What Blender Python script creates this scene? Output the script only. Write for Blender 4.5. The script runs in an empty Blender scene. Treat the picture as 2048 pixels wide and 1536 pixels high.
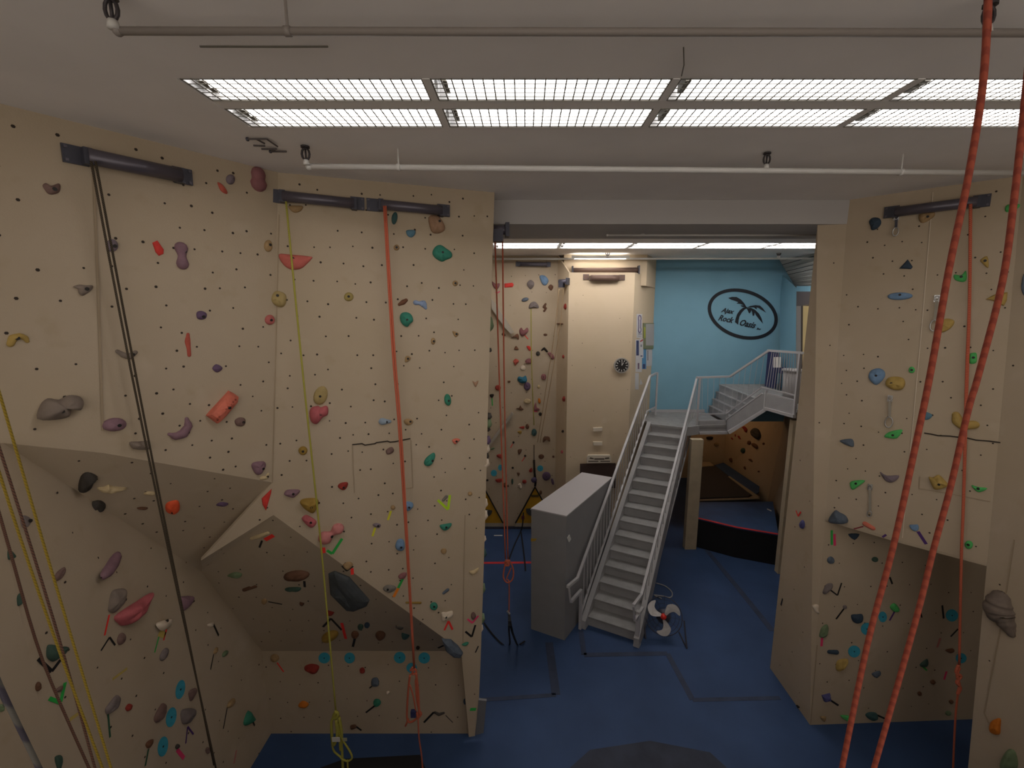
import bpy, math, random
from mathutils import Vector as V
random.seed(11)
scene = bpy.context.scene
COL = scene.collection

# ------------------------------------------------------------------ camera, world, exposure
F_PX, CX, CY, HORIZON, EYE = 880.0, 1050.0, 768.0, 620.0, 5.2
PITCH = math.atan((CY - HORIZON) / F_PX)
cam = bpy.data.cameras.new('camera'); cam_o = bpy.data.objects.new('camera', cam); COL.objects.link(cam_o)
cam.sensor_width = 36.0; cam.lens = F_PX / 2048 * 36.0
cam.shift_x = -(CX - 1024) / 2048
cam.clip_start = 0.05
cam_o.location = (0, 0, EYE); cam_o.rotation_euler = (math.pi / 2 - PITCH, 0, 0)
scene.camera = cam_o
w = bpy.data.worlds.new('world'); scene.world = w; w.use_nodes = True
w.node_tree.nodes['Background'].inputs[0].default_value = (0.84, 0.76, 0.67, 1)
w.node_tree.nodes['Background'].inputs[1].default_value = 1.6  # added fill light, enters by the open back to brighten the ceiling
scene.view_settings.view_transform = 'Standard'
scene.view_settings.look = 'None'
scene.view_settings.gamma = 1.0
scene.view_settings.use_curve_mapping = False
scene.view_settings.exposure = -0.17
TUBE_POWER = 6.5        # emission of the fluorescent tubes
TUBE_POWER_FAR = 12.5
STRIP_POWER = 22.0
CAVE_WATTS = 6.0

CEIL = 6.37

# ------------------------------------------------------------------ survey of the room (photo bearings onto real planes)
_c, _s = math.cos(PITCH), math.sin(PITCH)
EYE_P = V((0, 0, EYE))
def ray(x, y):
    a = (x - CX) / F_PX; b = (y - CY) / F_PX
    return V((a, _c - b * _s, -_s - b * _c))
def at_z(x, y, z):
    r = ray(x, y); return EYE_P + r * ((z - EYE) / r.z)
def at_y(x, y, Y):
    r = ray(x, y); return EYE_P + r * (Y / r.y)
def on_plane(x, y, p, n):
    r = ray(x, y); return EYE_P + r * ((p - EYE_P).dot(n) / r.dot(n))
def px_of(P):
    d = P - EYE_P; z = d.y * _c - d.z * _s; u = d.y * _s + d.z * _c
    return (CX + F_PX * d.x / z, CY - F_PX * u / z)

# ------------------------------------------------------------------ materials
def lin(c):
    c /= 255.0
    return c / 12.92 if c <= 0.04045 else ((c + 0.055) / 1.055) ** 2.4
def rgb(h, g=1.0):
    return tuple(min(0.9, lin(int(h[i:i + 2], 16)) * g) for i in (0, 2, 4)) + (1,)
MATS = {}
def mat(name, col, rough=0.6, noise=0.0, nscale=6.0, bump=0.0, bscale=150.0, metal=0.0, spec=0.4, col2=None, emit=0.0, alpha=1.0):
    if name in MATS: return MATS[name]
    m = bpy.data.materials.new(name); m.use_nodes = True; MATS[name] = m
    nt = m.node_tree; b = nt.nodes['Principled BSDF']
    b.inputs['Base Color'].default_value = col; b.inputs['Roughness'].default_value = rough
    b.inputs['Metallic'].default_value = metal; b.inputs['Specular IOR Level'].default_value = spec
    if emit:
        b.inputs['Emission Color'].default_value = col; b.inputs['Emission Strength'].default_value = emit
    if noise or bump:
        tc = nt.nodes.new('ShaderNodeTexCoord')
    if noise:
        n = nt.nodes.new('ShaderNodeTexNoise'); n.inputs['Scale'].default_value = nscale; n.inputs['Detail'].default_value = 5
        nt.links.new(tc.outputs['Object'], n.inputs['Vector'])
        r = nt.nodes.new('ShaderNodeValToRGB')
        r.color_ramp.elements[0].position = 0.32; r.color_ramp.elements[1].position = 0.68
        c2 = col2 or tuple(max(0, c * (1 - noise)) for c in col[:3]) + (1,)
        r.color_ramp.elements[0].color = c2; r.color_ramp.elements[1].color = col
        nt.links.new(n.outputs['Fac'], r.inputs['Fac']); nt.links.new(r.outputs['Color'], b.inputs['Base Color'])
    if bump:
        n2 = nt.nodes.new('ShaderNodeTexNoise'); n2.inputs['Scale'].default_value = bscale; n2.inputs['Detail'].default_value = 3
        nt.links.new(tc.outputs['Object'], n2.inputs['Vector'])
        bp = nt.nodes.new('ShaderNodeBump'); bp.inputs['Strength'].default_value = bump; bp.inputs['Distance'].default_value = 0.004
        nt.links.new(n2.outputs['Fac'], bp.inputs['Height']); nt.links.new(bp.outputs['Normal'], b.inputs['Normal'])
    return m

# climbing-wall paint: beige with broad blotches, rubbed chalk spots and a sandy relief
def wall_paint(name, col, dirt, chalk):
    m = mat(name, col, 0.8, bump=0.25, bscale=90, spec=0.25)
    nt = m.node_tree; b = nt.nodes['Principled BSDF']
    tc = nt.nodes.new('ShaderNodeTexCoord')
    def noise(scale, det, lo, hi):
        n = nt.nodes.new('ShaderNodeTexNoise'); n.inputs['Scale'].default_value = scale; n.inputs['Detail'].default_value = det
        nt.links.new(tc.outputs['Object'], n.inputs['Vector'])
        r = nt.nodes.new('ShaderNodeMapRange'); r.inputs[1].default_value = lo; r.inputs[2].default_value = hi
        nt.links.new(n.outputs['Fac'], r.inputs[0]); return r.outputs[0]
    def mix(f, a, bb, k):
        mx = nt.nodes.new('ShaderNodeMix'); mx.data_type = 'RGBA'
        mm = nt.nodes.new('ShaderNodeMath'); mm.operation = 'MULTIPLY'; mm.inputs[1].default_value = k
        nt.links.new(f, mm.inputs[0]); nt.links.new(mm.outputs[0], mx.inputs[0])
        if isinstance(a, tuple): mx.inputs[6].default_value = a
        else: nt.links.new(a, mx.inputs[6])
        mx.inputs[7].default_value = bb
        return mx.outputs[2]
    c = mix(noise(1.3, 4, 0.35, 0.7), col, dirt, 0.35)
    c = mix(noise(5.0, 3, 0.62, 0.74), c, dirt, 0.35)
    c = mix(noise(3.1, 2, 0.64, 0.78), c, chalk, 0.4)
    nt.links.new(c, b.inputs['Base Color'])
    return m
M_WALL = wall_paint('beige_wall_paint', (0.47, 0.385, 0.285, 1), (0.40, 0.315, 0.20, 1), (0.54, 0.46, 0.36, 1))
M_TOWER = wall_paint('cream_wall_paint', (0.58, 0.47, 0.335, 1), (0.50, 0.40, 0.26, 1), (0.64, 0.55, 0.43, 1))
M_CEIL = mat('ceiling_paint', (0.88, 0.85, 0.83, 1), 0.9, noise=0.06, nscale=2.0, spec=0.1)
M_FLOOR = mat('blue_mat_vinyl', (0.040, 0.078, 0.18, 1), 0.62, noise=0.22, nscale=1.4, bump=0.15, bscale=40, spec=0.25)
M_BLUE = mat('blue_wall_paint', (0.20, 0.39, 0.50, 1), 0.75, noise=0.06, nscale=2.0, spec=0.2)
M_GREYP = mat('grey_steel_paint', (0.34, 0.335, 0.34, 1), 0.5, noise=0.10, nscale=5, bump=0.08, bscale=60, spec=0.35)
M_TREAD = mat('grey_tread_paint', (0.30, 0.295, 0.29, 1), 0.6, noise=0.2, nscale=7, bump=0.15, bscale=80, spec=0.3)
M_RAIL = mat('grey_rail_paint', (0.42, 0.41, 0.42, 1), 0.42, spec=0.45)
M_BOX = mat('grey_box_sides_shaded', (0.24, 0.235, 0.24, 1), 0.55, noise=0.06, nscale=4, spec=0.3)  # box sides darkened in the colour, as if less light reached them
M_DARK = mat('dark_steel', (0.055, 0.055, 0.075, 1), 0.45, metal=0.2, spec=0.4)
M_BAR = mat('dark_bar_steel', (0.11, 0.10, 0.125, 1), 0.35, metal=0.35, spec=0.5)
M_BROWN = mat('brown_steel', (0.13, 0.08, 0.062, 1), 0.45, metal=0.2)
M_BOLT = mat('bolt_black', (0.015, 0.013, 0.012, 1), 0.5)
M_HOLE = mat('bolt_hole_dark', (0.035, 0.025, 0.018, 1), 0.8)
M_BLACK = mat('black_fabric', (0.008, 0.008, 0.009, 1), 0.8, bump=0.2, bscale=200)
M_WHITE = mat('white_plastic', (0.62, 0.61, 0.58, 1), 0.5)
M_PIPE = mat('pipe_white_paint', (0.55, 0.53, 0.50, 1), 0.5)
M_TRAY = mat('lamp_tray_white', (0.8, 0.8, 0.8, 1), 0.6)
M_GUARD = mat('lamp_guard_wire', (0.10, 0.09, 0.07, 1), 0.5)
M_TUBE = mat('fluorescent_tube', (1.0, 0.97, 0.95, 1), 0.5, emit=TUBE_POWER)
M_TUBEF = mat('fluorescent_tube_far', (1.0, 0.96, 0.93, 1), 0.5, emit=TUBE_POWER_FAR)
M_STRIP = mat('fluorescent_strip_tube', (1.0, 0.95, 0.88, 1), 0.5, emit=STRIP_POWER)
M_WOOD = mat('pale_wood', (0.42, 0.34, 0.23, 1), 0.6, noise=0.15, nscale=9)
M_RUST = mat('brown_wood', (0.22, 0.10, 0.045, 1), 0.6, noise=0.2, nscale=9)
M_CHROME = mat('bright_steel', (0.5, 0.5, 0.5, 1), 0.3, metal=0.8)
M_LOGO = mat('black_logo_paint', (0.012, 0.014, 0.02, 1), 0.6)
M_NAVY = mat('navy_fabric', (0.03, 0.035, 0.11, 1), 0.8)
M_YEL = mat('yellow_vinyl', (0.62, 0.33, 0.015, 1), 0.5, noise=0.15, nscale=5)

# ------------------------------------------------------------------ mesh helpers
WL = {}          # world location of every object's origin
class MB:
    def __init__(s): s.v = []; s.f = []
    def add(s, vs, fs):
        o = len(s.v); s.v += [V(p) for p in vs]; s.f += [tuple(i + o for i in f) for f in fs]; return s
    def box(s, c, ax, ay, az):
        c, ax, ay, az = V(c), V(ax), V(ay), V(az)
        vs = [c + ax * i + ay * j + az * k for i in (-1, 1) for j in (-1, 1) for k in (-1, 1)]
        return s.add(vs, [(0, 1, 3, 2), (4, 6, 7, 5), (0, 4, 5, 1), (2, 3, 7, 6), (0, 2, 6, 4), (1, 5, 7, 3)])
    def aabox(s, x0, x1, y0, y1, z0, z1):
        return s.box(((x0 + x1) / 2, (y0 + y1) / 2, (z0 + z1) / 2), ((x1 - x0) / 2, 0, 0), (0, (y1 - y0) / 2, 0), (0, 0, (z1 - z0) / 2))
    def prism(s, pts, d):
        pts = [V(p) for p in pts]; n = len(pts); d = V(d)
        return s.add(pts + [p + d for p in pts], [tuple(range(n))[::-1], tuple(range(n, 2 * n))] + [(i, (i + 1) % n, n + (i + 1) % n, n + i) for i in range(n)])
    def tube(s, pts, r, n=8, closed=False):
        pts = [V(p) for p in pts]; N = len(pts)
        rs = r if isinstance(r, (list, tuple)) else [r] * N
        t0 = (pts[1] - pts[0]).normalized()
        u = t0.orthogonal().normalized()
        vs = []; prev = t0
        for i, p in enumerate(pts):
            if closed: t = (pts[(i + 1) % N] - pts[i - 1]).normalized()
            else: t = (pts[min(i + 1, N - 1)] - pts[max(i - 1, 0)]).normalized()
            u = (prev.rotation_difference(t) @ u); u = (u - t * u.dot(t)).normalized(); prev = t
            w_ = t.cross(u)
            for k in range(n):
                a = 2 * math.pi * k / n
                vs.append(p + (u * math.cos(a) + w_ * math.sin(a)) * rs[i])
        fs = []
        for i in range(N if closed else N - 1):
            j = (i + 1) % N
            for k in range(n):
                fs.append((i * n + k, i * n + (k + 1) % n, j * n + (k + 1) % n, j * n + k))
        if not closed: fs += [tuple(range(n))[::-1], tuple(range((N - 1) * n, N * n))]
        return s.add(vs, fs)
    def rod(s, a, b, r, n=8): return s.tube([a, b], r, n)
    def ball(s, c, r, n=8, m=5, ax=(1, 1, 1)):
        c = V(c); vs = [c + V((0, 0, r * ax[2]))]; fs = []
        for i in range(1, m):
            th = math.pi * i / m
            for k in range(n):
                a = 2 * math.pi * k / n
                vs.append(c + V((r * ax[0] * math.sin(th) * math.cos(a), r * ax[1] * math.sin(th) * math.sin(a), r * ax[2] * math.cos(th))))
        vs.append(c - V((0, 0, r * ax[2])))
        for k in range(n): fs.append((0, 1 + k, 1 + (k + 1) % n))
        for i in range(m - 2):
            for k in range(n): fs.append((1 + i * n + k, 1 + (i + 1) * n + k, 1 + (i + 1) * n + (k + 1) % n, 1 + i * n + (k + 1) % n))
        L = len(vs) - 1
        for k in range(n): fs.append((L, 1 + (m - 2) * n + (k + 1) % n, 1 + (m - 2) * n + k))
        return s.add(vs, fs)
    def build(s, name, m, parent=None, smooth=False, origin=None):
        me = bpy.data.meshes.new(name)
        if parent is not None: o0 = WL[parent.name]
        elif origin is not None: o0 = V(origin)
        else:
            lo = V([min(p[i] for p in s.v) for i in range(3)]); hi = V([max(p[i] for p in s.v) for i in range(3)])
            o0 = (lo + hi) / 2
        me.from_pydata([p - o0 for p in s.v], [], s.f); me.update()
        if smooth: me.polygons.foreach_set('use_smooth', [True] * len(me.polygons))
        me.materials.append(m)
        o = bpy.data.objects.new(name, me); COL.objects.link(o)
        if parent is not None: o.parent = parent
        else: o.location = o0
        WL[o.name] = o0
        return o
def tag(o, label=None, cat=None, group=None, kind=None):
    if label: o['label'] = label
    if cat: o['category'] = cat
    if group: o['group'] = group
    if kind: o['kind'] = kind
    return o
def empty(name, loc, label=None, cat=None, group=None, kind=None):
    o = bpy.data.objects.new(name, None); COL.objects.link(o); o.location = loc; WL[o.name] = V(loc)
    o.empty_display_size = 0.1
    return tag(o, label, cat, group, kind)
def smooth_line(pts, k=4, closed=False):
    pts = [V(p) for p in pts]; N = len(pts); out = []
    for i in range(N if closed else N - 1):
        if closed: a, b, c, d = pts[i - 1], pts[i], pts[(i + 1) % N], pts[(i + 2) % N]
        else: a, b, c, d = pts[max(i - 1, 0)], pts[i], pts[i + 1], pts[min(i + 2, N - 1)]
        for j in range(k):
            t = j / k
            out.append(0.5 * ((2 * b) + (c - a) * t + (2 * a - 5 * b + 4 * c - d) * t * t + (3 * b - a - 3 * c + d) * t ** 3))
    if not closed: out.append(pts[-1])
    return out
# ------------------------------------------------------------------ facets of the climbing walls
class Facet:
    def __init__(s, pts, where):
        s.pts = [V(p) for p in pts]; s.where = where
        s.tris = [(s.pts[0], s.pts[i], s.pts[i + 1]) for i in range(1, len(s.pts) - 1)]
    def frame(s, x, y):
        best = None
        r = ray(x, y)
        for a, b, c in s.tris:
            n = (b - a).cross(c - a)
            if n.length < 1e-6: continue
            n.normalize()
            if n.dot(r) > 0: n = -n
            if abs(r.dot(n)) < 1e-4: continue
            p = EYE_P + r * ((a - EYE_P).dot(n) / r.dot(n))
            v0, v1, v2 = b - a, c - a, p - a
            d00, d01, d11, d20, d21 = v0.dot(v0), v0.dot(v1), v1.dot(v1), v2.dot(v0), v2.dot(v1)
            den = d00 * d11 - d01 * d01
            bb = (d11 * d20 - d01 * d21) / den; cc = (d00 * d21 - d01 * d20) / den
            bad = max(0, -bb) + max(0, -cc) + max(0, bb + cc - 1)
            if best is None or bad < best[0]: best = (bad, p, n)
        _, p, n = best
        u = V((0, 0, 1)).cross(n)
        if u.length < 1e-3: u = V((1, 0, 0))
        u.normalize(); v = n.cross(u).normalized()
        return p, n, u, v
    def build(s, parent, m=None, thick=0.03, soft=False):
        mb = MB()
        n0 = V((0, 0, 0))
        for a, b, c in s.tris: n0 += (b - a).cross(c - a)
        n0.normalize()
        cen = sum(s.pts, V((0, 0, 0))) / len(s.pts)
        if n0.dot(cen - EYE_P) > 0: n0 = -n0
        N = len(s.pts)
        fs = [(0, i, i + 1) for i in range(1, N - 1)] + [(N, N + i + 1, N + i) for i in range(1, N - 1)] + [(i, (i + 1) % N, N + (i + 1) % N, N + i) for i in range(N)]
        mb.add(s.pts + [p - n0 * thick for p in s.pts], fs)
        if soft:            # rounded-over panel: the front is shaded smoothly, rim and back stay crisp
            mb = MB(); mb.add(s.pts, [(0, i, i + 1) for i in range(1, N - 1)]); nf = len(mb.f)
            mb.add(s.pts + [p - n0 * thick for p in s.pts], [f for f in fs[N - 2:]])
            o = mb.build('panel', m or M_WALL, parent)
            for q in list(o.data.polygons)[:nf]: q.use_smooth = True
            return o
        return mb.build('panel', m or M_WALL, parent)
    def holes(s, parent, step=0.2, r=0.011, skip=0.15):
        mb = MB()
        for a, b, c in s.tris:
            n = (b - a).cross(c - a)
            if n.length < 1e-5: continue
            n.normalize()
            if n.dot(a - EYE_P) > 0: n = -n
            u = V((0, 0, 1)).cross(n); u.normalize(); v = n.cross(u)
            P = [((q).dot(u), (q).dot(v)) for q in (a, b, c)]
            x0, x1 = min(p[0] for p in P), max(p[0] for p in P); y0, y1 = min(p[1] for p in P), max(p[1] for p in P)
            base = n * a.dot(n)
            i0, i1 = int(x0 / step) - 1, int(x1 / step) + 2; j0, j1 = int(y0 / step) - 1, int(y1 / step) + 2
            for i in range(i0, i1):
                for j in range(j0, j1):
                    if random.random() < skip: continue
                    x = (i + (0.5 if j % 2 else 0)) * step + random.uniform(-.035, .035); y = j * step + random.uniform(-.03, .03)
                    sgn = []
                    for k in range(3):
                        (ax, ay), (bx, by) = P[k], P[(k + 1) % 3]
                        L = math.hypot(bx - ax, by - ay)
                        sgn.append(((bx - ax) * (y - ay) - (by - ay) * (x - ax)) / L)
                    if not (min(sgn) > 0.03 or max(sgn) < -0.03): continue
                    q = base + u * x + v * y + n * 0.002; rr = r * random.uniform(0.75, 1.1)
                    vs = [q + (u * math.cos(t) + v * math.sin(t)) * rr for t in (k * math.pi / 3 for k in range(6))]
                    mb.add(vs, [(0, 1, 2, 3, 4, 5)])
        if mb.f:
            o = mb.build('bolt_holes', M_HOLE, parent); o['kind'] = 'stuff'
FAC = {}
def px_on(x, y, p, n): return on_plane(x, y, V(p), V(n))

# --- the tall wall on the side of the climbing bay: upper faces, overhang, lower recess
Ta = at_z(0, 207, CEIL); Tb = at_z(556, 345, CEIL); Tc = Ta.lerp(Tb, .27); Td = at_z(989, 385, CEIL)
nC = (Td - Tb).cross(V((0, 0, 1))).normalized()
XD = -3.16
nD = V((1, 0, 0)); pD = V((XD, 0, 0))
YE = 4.68
def onC(x, y): return on_plane(x, y, Tb, nC)
def onD(x, y): return on_plane(x, y, pD, nD)
def onE(x, y): return at_y(x, y, YE)
V3 = onC(545, 965); V4 = onC(547, 1030); V5 = onC(922, 1301)
nB = (Tb - Tc).cross(V3 - Tc).normalized()
Cb = on_plane(207, 906, Tc, nB)
P0 = on_plane(6, 886, Tc, nB)
V7 = at_y(404, 1144, 4.13); VT = at_y(402, 1121, 3.76)
EL = V((XD, YE, at_y(535, 1302, YE).z)); ER = onE(932, 1302)
A_far = Ta + (Ta - Tc) * 3.0            # the face goes on out of the picture towards the camera
A_farb = P0 + (Ta - Tc) * 3.0 + V((0, 0, .1)); A_farb -= nB * (A_farb - Tc).dot(nB)
FAC['A'] = Facet([Tc, Cb, P0, A_farb, A_far], 'the tall side wall')
FAC['B'] = Facet([Tc, Tb, V3, on_plane(366, 934, Tc, nB), Cb], 'the tall side wall')
C_edge = [(989, 385), (985, 510), (981, 640), (977, 770), (974, 900), (970, 1050), (966, 1180), (962, 1300), (958, 1400), (950, 1472)]
C_bot = onC(938, 1474)
FAC['C'] = Facet([onC(900, 900), Tb] + [onC(*e) for e in C_edge] + [C_bot, V5, V4, V3, Tb], 'the tall front face')
FAC['U1'] = Facet([V7, P0, Cb, on_plane(366, 934, Tc, nB), V3, VT], 'the dark overhang')
FAC['U2'] = Facet([V3, V4, VT], 'the small lit wedge of the overhang')
FAC['U3'] = Facet([V7, EL, ER, V5, V4, VT], 'the dark overhang')
FAC['E'] = Facet([EL, ER, V((C_bot.x, YE, ER.z)), V((C_bot.x, YE, -0.02)), V((XD, YE, -0.02))], 'the shaded lower recess')
ycr = onD(62, 1330).y
FAC['D'] = Facet([V((XD, YE, -0.02)), EL, V7, P0, V((XD, ycr, P0.z)), V((XD, ycr, -0.02))], 'the lower side wall')
FAC['F'] = Facet([V((XD, ycr, -0.02)), V((XD, ycr, P0.z)), V((XD + 0.22, -2.0, P0.z)), V((XD + 0.22, -2.0, -0.02))], 'the lower side wall')
wl = tag(empty('wall_left', (XD, 3, 0)), kind='structure')
for k in ('A', 'B', 'C', 'U1', 'U2', 'U3', 'E', 'D', 'F'):
    FAC[k].build(wl, soft=k in ('D', 'U3'))
for k, st in (('A', .20), ('B', .155), ('C', .165), ('U1', .17), ('U2', .12), ('U3', .22), ('E', .24), ('D', .26)):
    FAC[k].holes(wl, st, 0.010 if k in 'ABC' else 0.009, 0.2)
mb = MB()                                # return face of the front block, running back to the far wall
top = onC(989, 385); bot = C_bot
edge3 = [onC(*e) for e in C_edge] + [C_bot]
back = [V((-0.75, 6.2, CEIL)), V((-1.35, 6.2, 0))]
mb.add([p + V((-.002, .002, 0)) for p in edge3] + back[::-1], [tuple(range(len(edge3) + 2))]); mb.prism([back[0], back[1], V((-1.9, 9.95, 0)), V((-1.4, 9.95, CEIL))], (-.05, 0, 0))
mb.build('panel', M_WALL, wl)
# access hatch in the front face: thin raised panel under a dark open joint
def strip_on(fac, pts, wid, m, parent, name='seam', lift=0.004, th=0.003):
    mb = MB(); P = [FAC[fac].frame(*p) for p in pts]
    for i in range(len(pts) - 1):
        a, n, u, v = P[i]; b = P[i + 1][0]; a = a + n * lift; b = b + n * lift
        t = (b - a).normalized(); s = n.cross(t) * wid / 2
        mb.prism([a - s - t * wid * .25, b - s + t * wid * .25, b + s + t * wid * .25, a + s - t * wid * .25], n * th)
    return mb.build(name, m, parent)
strip_on('C', [(705, 889), (724, 887), (730, 890), (750, 887), (753, 885), (775, 882), (780, 884), (790, 883), (820, 877)], .012, M_HOLE, wl)
M_SEAM = mat('panel_joint', (0.36, 0.28, 0.19, 1), 0.9)
strip_on('C', [(705, 890), (709, 985)], .006, M_SEAM, wl); strip_on('C', [(822, 880), (826, 975), (812, 977)], .006, M_SEAM, wl)
strip_on('C', [(930, 1030), (927, 1180), (926, 1285)], .006, M_SEAM, wl)
strip_on('C', [(545, 965), (552, 700), (558, 430)], .008, M_SEAM, wl)
strip_on('B', [(186, 330), (195, 560), (205, 860)], .012, M_SEAM, wl)

# --- the wall across the bay: narrow return, two tall faces, lip and lower recess, near fin
Gt = at_z(1697, 400, CEIL); Gr = at_z(1635, 450, 6.12)
GL = at_z(1620, 1450, 0); GB = at_z(1540, 1336, 0); HRb = at_z(1908, 1437, 0)
nHL = (HRb - GL).cross(V((0, 0, 1))).normalized()
def onHL(x, y): return on_plane(x, y, GL, nHL)
lipL = GL.lerp(Gt, .433)
cT = at_z(1867, 376, CEIL)
nH1 = (cT - Gt).cross(lipL - Gt).normalized()
lipC = on_plane(1803, 1082, Gt, nH1)
T2 = at_z(2046, 351, CEIL)
nH2 = (T2 - cT).cross(lipC - cT).normalized()
lipR = on_plane(1974, 1127, cT, nH2)
crease = lambda y: on_plane(1867 + (1803 - 1867) * (y - 376) / 706, y, Gt, nH1)
FAC['G'] = Facet([GL, Gt, Gr, GB], 'the narrow return of the far bay wall')
FAC['H1'] = Facet([Gt, cT, lipC, lipL], 'the tall face across the bay')
FAC['H2'] = Facet([cT, T2, lipR, lipC], 'the tall face across the bay')
lipRb = V((HRb.x + .5, HRb.y, lipR.z + .25)); lipCb = onHL(1805, 1110)
Kd = (T2 - lipR).normalized()
Kf = lipR - Kd * ((lipR.z) / Kd.z)
FAC['LIP'] = Facet([lipL, lipC, lipR, lipRb], 'the lip')
FAC['HL'] = Facet([GL, lipL, lipRb + V((0, .01, 0)), V((lipRb.x, HRb.y, 0))], 'the lower panel across the bay')
kdir = V((0.33, -0.94, 0)) * 3.4
FAC['K'] = Facet([Kf, T2, T2 + kdir, Kf + kdir], 'the near fin')
wr = tag(empty('wall_right', (4.4, 4.5, 0)), kind='structure')
for k in ('G', 'H1', 'H2', 'LIP', 'HL', 'K'): FAC[k].build(wr)
for k, st in (('H1', .165), ('H2', .175), ('HL', .26), ('G', .45), ('K', .42)): FAC[k].holes(wr, st, .009, .25)
mb = MB(); mb.add([Kf, T2, T2 + V((.9, .35, 0)), Kf + V((.9, .5, 0))], [(0, 1, 2, 3)]); mb.build('panel', M_WALL, wr)
strip_on('H2', [(1849, 866), (1862, 868), (1876, 871), (1900, 872), (1915, 874), (1935, 876), (1952, 880), (1978, 882), (2001, 885)], .012, M_HOLE, wr)
strip_on('H2', [(1840, 953), (1838, 977), (1858, 980), (1915, 990), (1980, 1003)], .006, M_SEAM, wr)
strip_on('K', [(2029, 1080), (2000, 1265), (1969, 1426), (1978, 1446)], .010, M_SEAM, wr)
strip_on('HL', [(1634, 1290), (1621, 1448)], .006, M_SEAM, wr)
strip_on('H1', [(1866, 385), (1845, 640), (1805, 1075)], .006, mat('ridge_edge', (0.66, 0.57, 0.45, 1), .7), wr)

# --- floor, ceiling, beam, shell
fl = MB().aabox(-7, 11, -3, 16, -0.12, 0).build('floor', M_FLOOR); tag(fl, kind='structure')
LX0, LX1 = at_z(372, 165, CEIL).x - .02, at_z(1822, 170, CEIL).x + 1.27
LY0, LY1 = at_z(357, 157, CEIL).y, at_z(497, 253, CEIL).y
FX0, FX1 = at_z(985, 492, CEIL).x, at_z(1541, 492, CEIL).x + 1.35
FY0, FY1 = at_z(1300, 486.5, CEIL).y, at_z(1300, 497, CEIL).y
mb = MB(); ct = CEIL + .12                  # ceiling with two slots for the recessed lamp rows
for x0, x1, y0, y1 in ((-7, 11, -3, LY0), (-7, LX0, LY0, LY1), (LX1, 11, LY0, LY1), (-7, 11, LY1, FY0), (-7, FX0, FY0, FY1), (FX1, 11, FY0, FY1), (-7, 11, FY1, 16)):
    mb.aabox(x0, x1, y0, y1, CEIL, ct)
ce = mb.build('ceiling', M_CEIL); tag(ce, kind='structure')
bm_ = MB().aabox(-1.2, 6.8, 5.0, 6.0, 6.12, CEIL - .002).build('trim_1', mat('beam_paint_shaded', (.46, .44, .43, 1), .9)); tag(bm_, 'white painted ceiling beam across the bay', kind='structure')  # beam greyed so its lamp-facing side looks less lit
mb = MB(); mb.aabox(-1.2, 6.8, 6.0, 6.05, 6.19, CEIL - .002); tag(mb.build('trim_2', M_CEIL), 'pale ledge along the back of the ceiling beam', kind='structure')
tag(MB().aabox(-7, 11, -.75, -.6, 0, 3.7).build('wall_light_blocker', M_WALL), kind='structure')  # unseen low wall, added to keep the fill light off the lower bay
tag(MB().aabox(-7, 11, -3, -.6, 3.58, 3.7).build('floor_light_blocker', M_CEIL), kind='structure')  # unseen slab, added with that wall to shade the lower bay
tag(MB().aabox(-6.6, -6.5, -2.6, 16, 0, CEIL).build('wall_side', M_WALL), kind='structure')
tag(MB().aabox(10.4, 10.5, -2.6, 16, 0, CEIL).build('wall_end', M_WALL), kind='structure')
tag(MB().aabox(-7, 11, 15.8, 15.9, 0, CEIL).build('wall_outer', M_WALL), kind='structure')
# floor joints taped over, faded dark tape
M_TAPEF = mat('faded_floor_tape', (0.040, 0.055, 0.105, 1), 0.7, noise=.3, nscale=6)
M_REDT = mat('red_floor_tape', (0.55, 0.03, 0.035, 1), 0.6)
def floor_tape(pts, wd, m=M_TAPEF, z=0.0, name='tape_strip', parent=None, h=.003):
    mb = MB(); P = [at_z(x, y, z) for x, y in pts]
    for a, b in zip(P, P[1:]):
        t = (b - a).normalized(); s = V((-t.y, t.x, 0)) * wd / 2
        mb.prism([a - s, b - s, b + s, a + s], (0, 0, h))
    return mb.build(name, m, parent or fl)
floor_tape([(1098, 1285), (1112, 1390)], .12)
floor_tape([(1162, 1262), (1168, 1310), (1335, 1307), (1385, 1400)], .08)
floor_tape([(1413, 1100), (1475, 1175), (1545, 1262)], .10)
floor_tape([(1112, 1390), (960, 1400)], .06); floor_tape([(1385, 1400), (1560, 1396)], .06)
floor_tape([(962, 1126), (1075, 1125)], .07, M_REDT)
M_PATCH = mat('worn_brown_mat', (0.046, 0.055, 0.085, 1), 0.8, noise=.3, nscale=4)  # lid coloured paler than the body to imitate light from above
mb = MB(); mb.prism([at_z(x, y, 0.0) for x, y in ((1140, 1536), (1180, 1500), (1300, 1482), (1420, 1505), (1480, 1560), (1130, 1580))], (0, 0, .004)); mb.build('tape_strip', M_PATCH, fl)
mb = MB(); mb.prism([at_z(x, y, 0.0) for x, y in ((640, 1536), (690, 1518), (840, 1510), (860, 1560), (620, 1570))], (0, 0, .004)); mb.build('tape_strip', mat('black_floor_mat', (.012, .012, .014, 1), .8), fl)
tag(floor_tape([(1588 - 600, 1071), (1005, 1071)], .04, M_WHITE, parent=fl), 'small pale tape strip on the blue floor')

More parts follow.
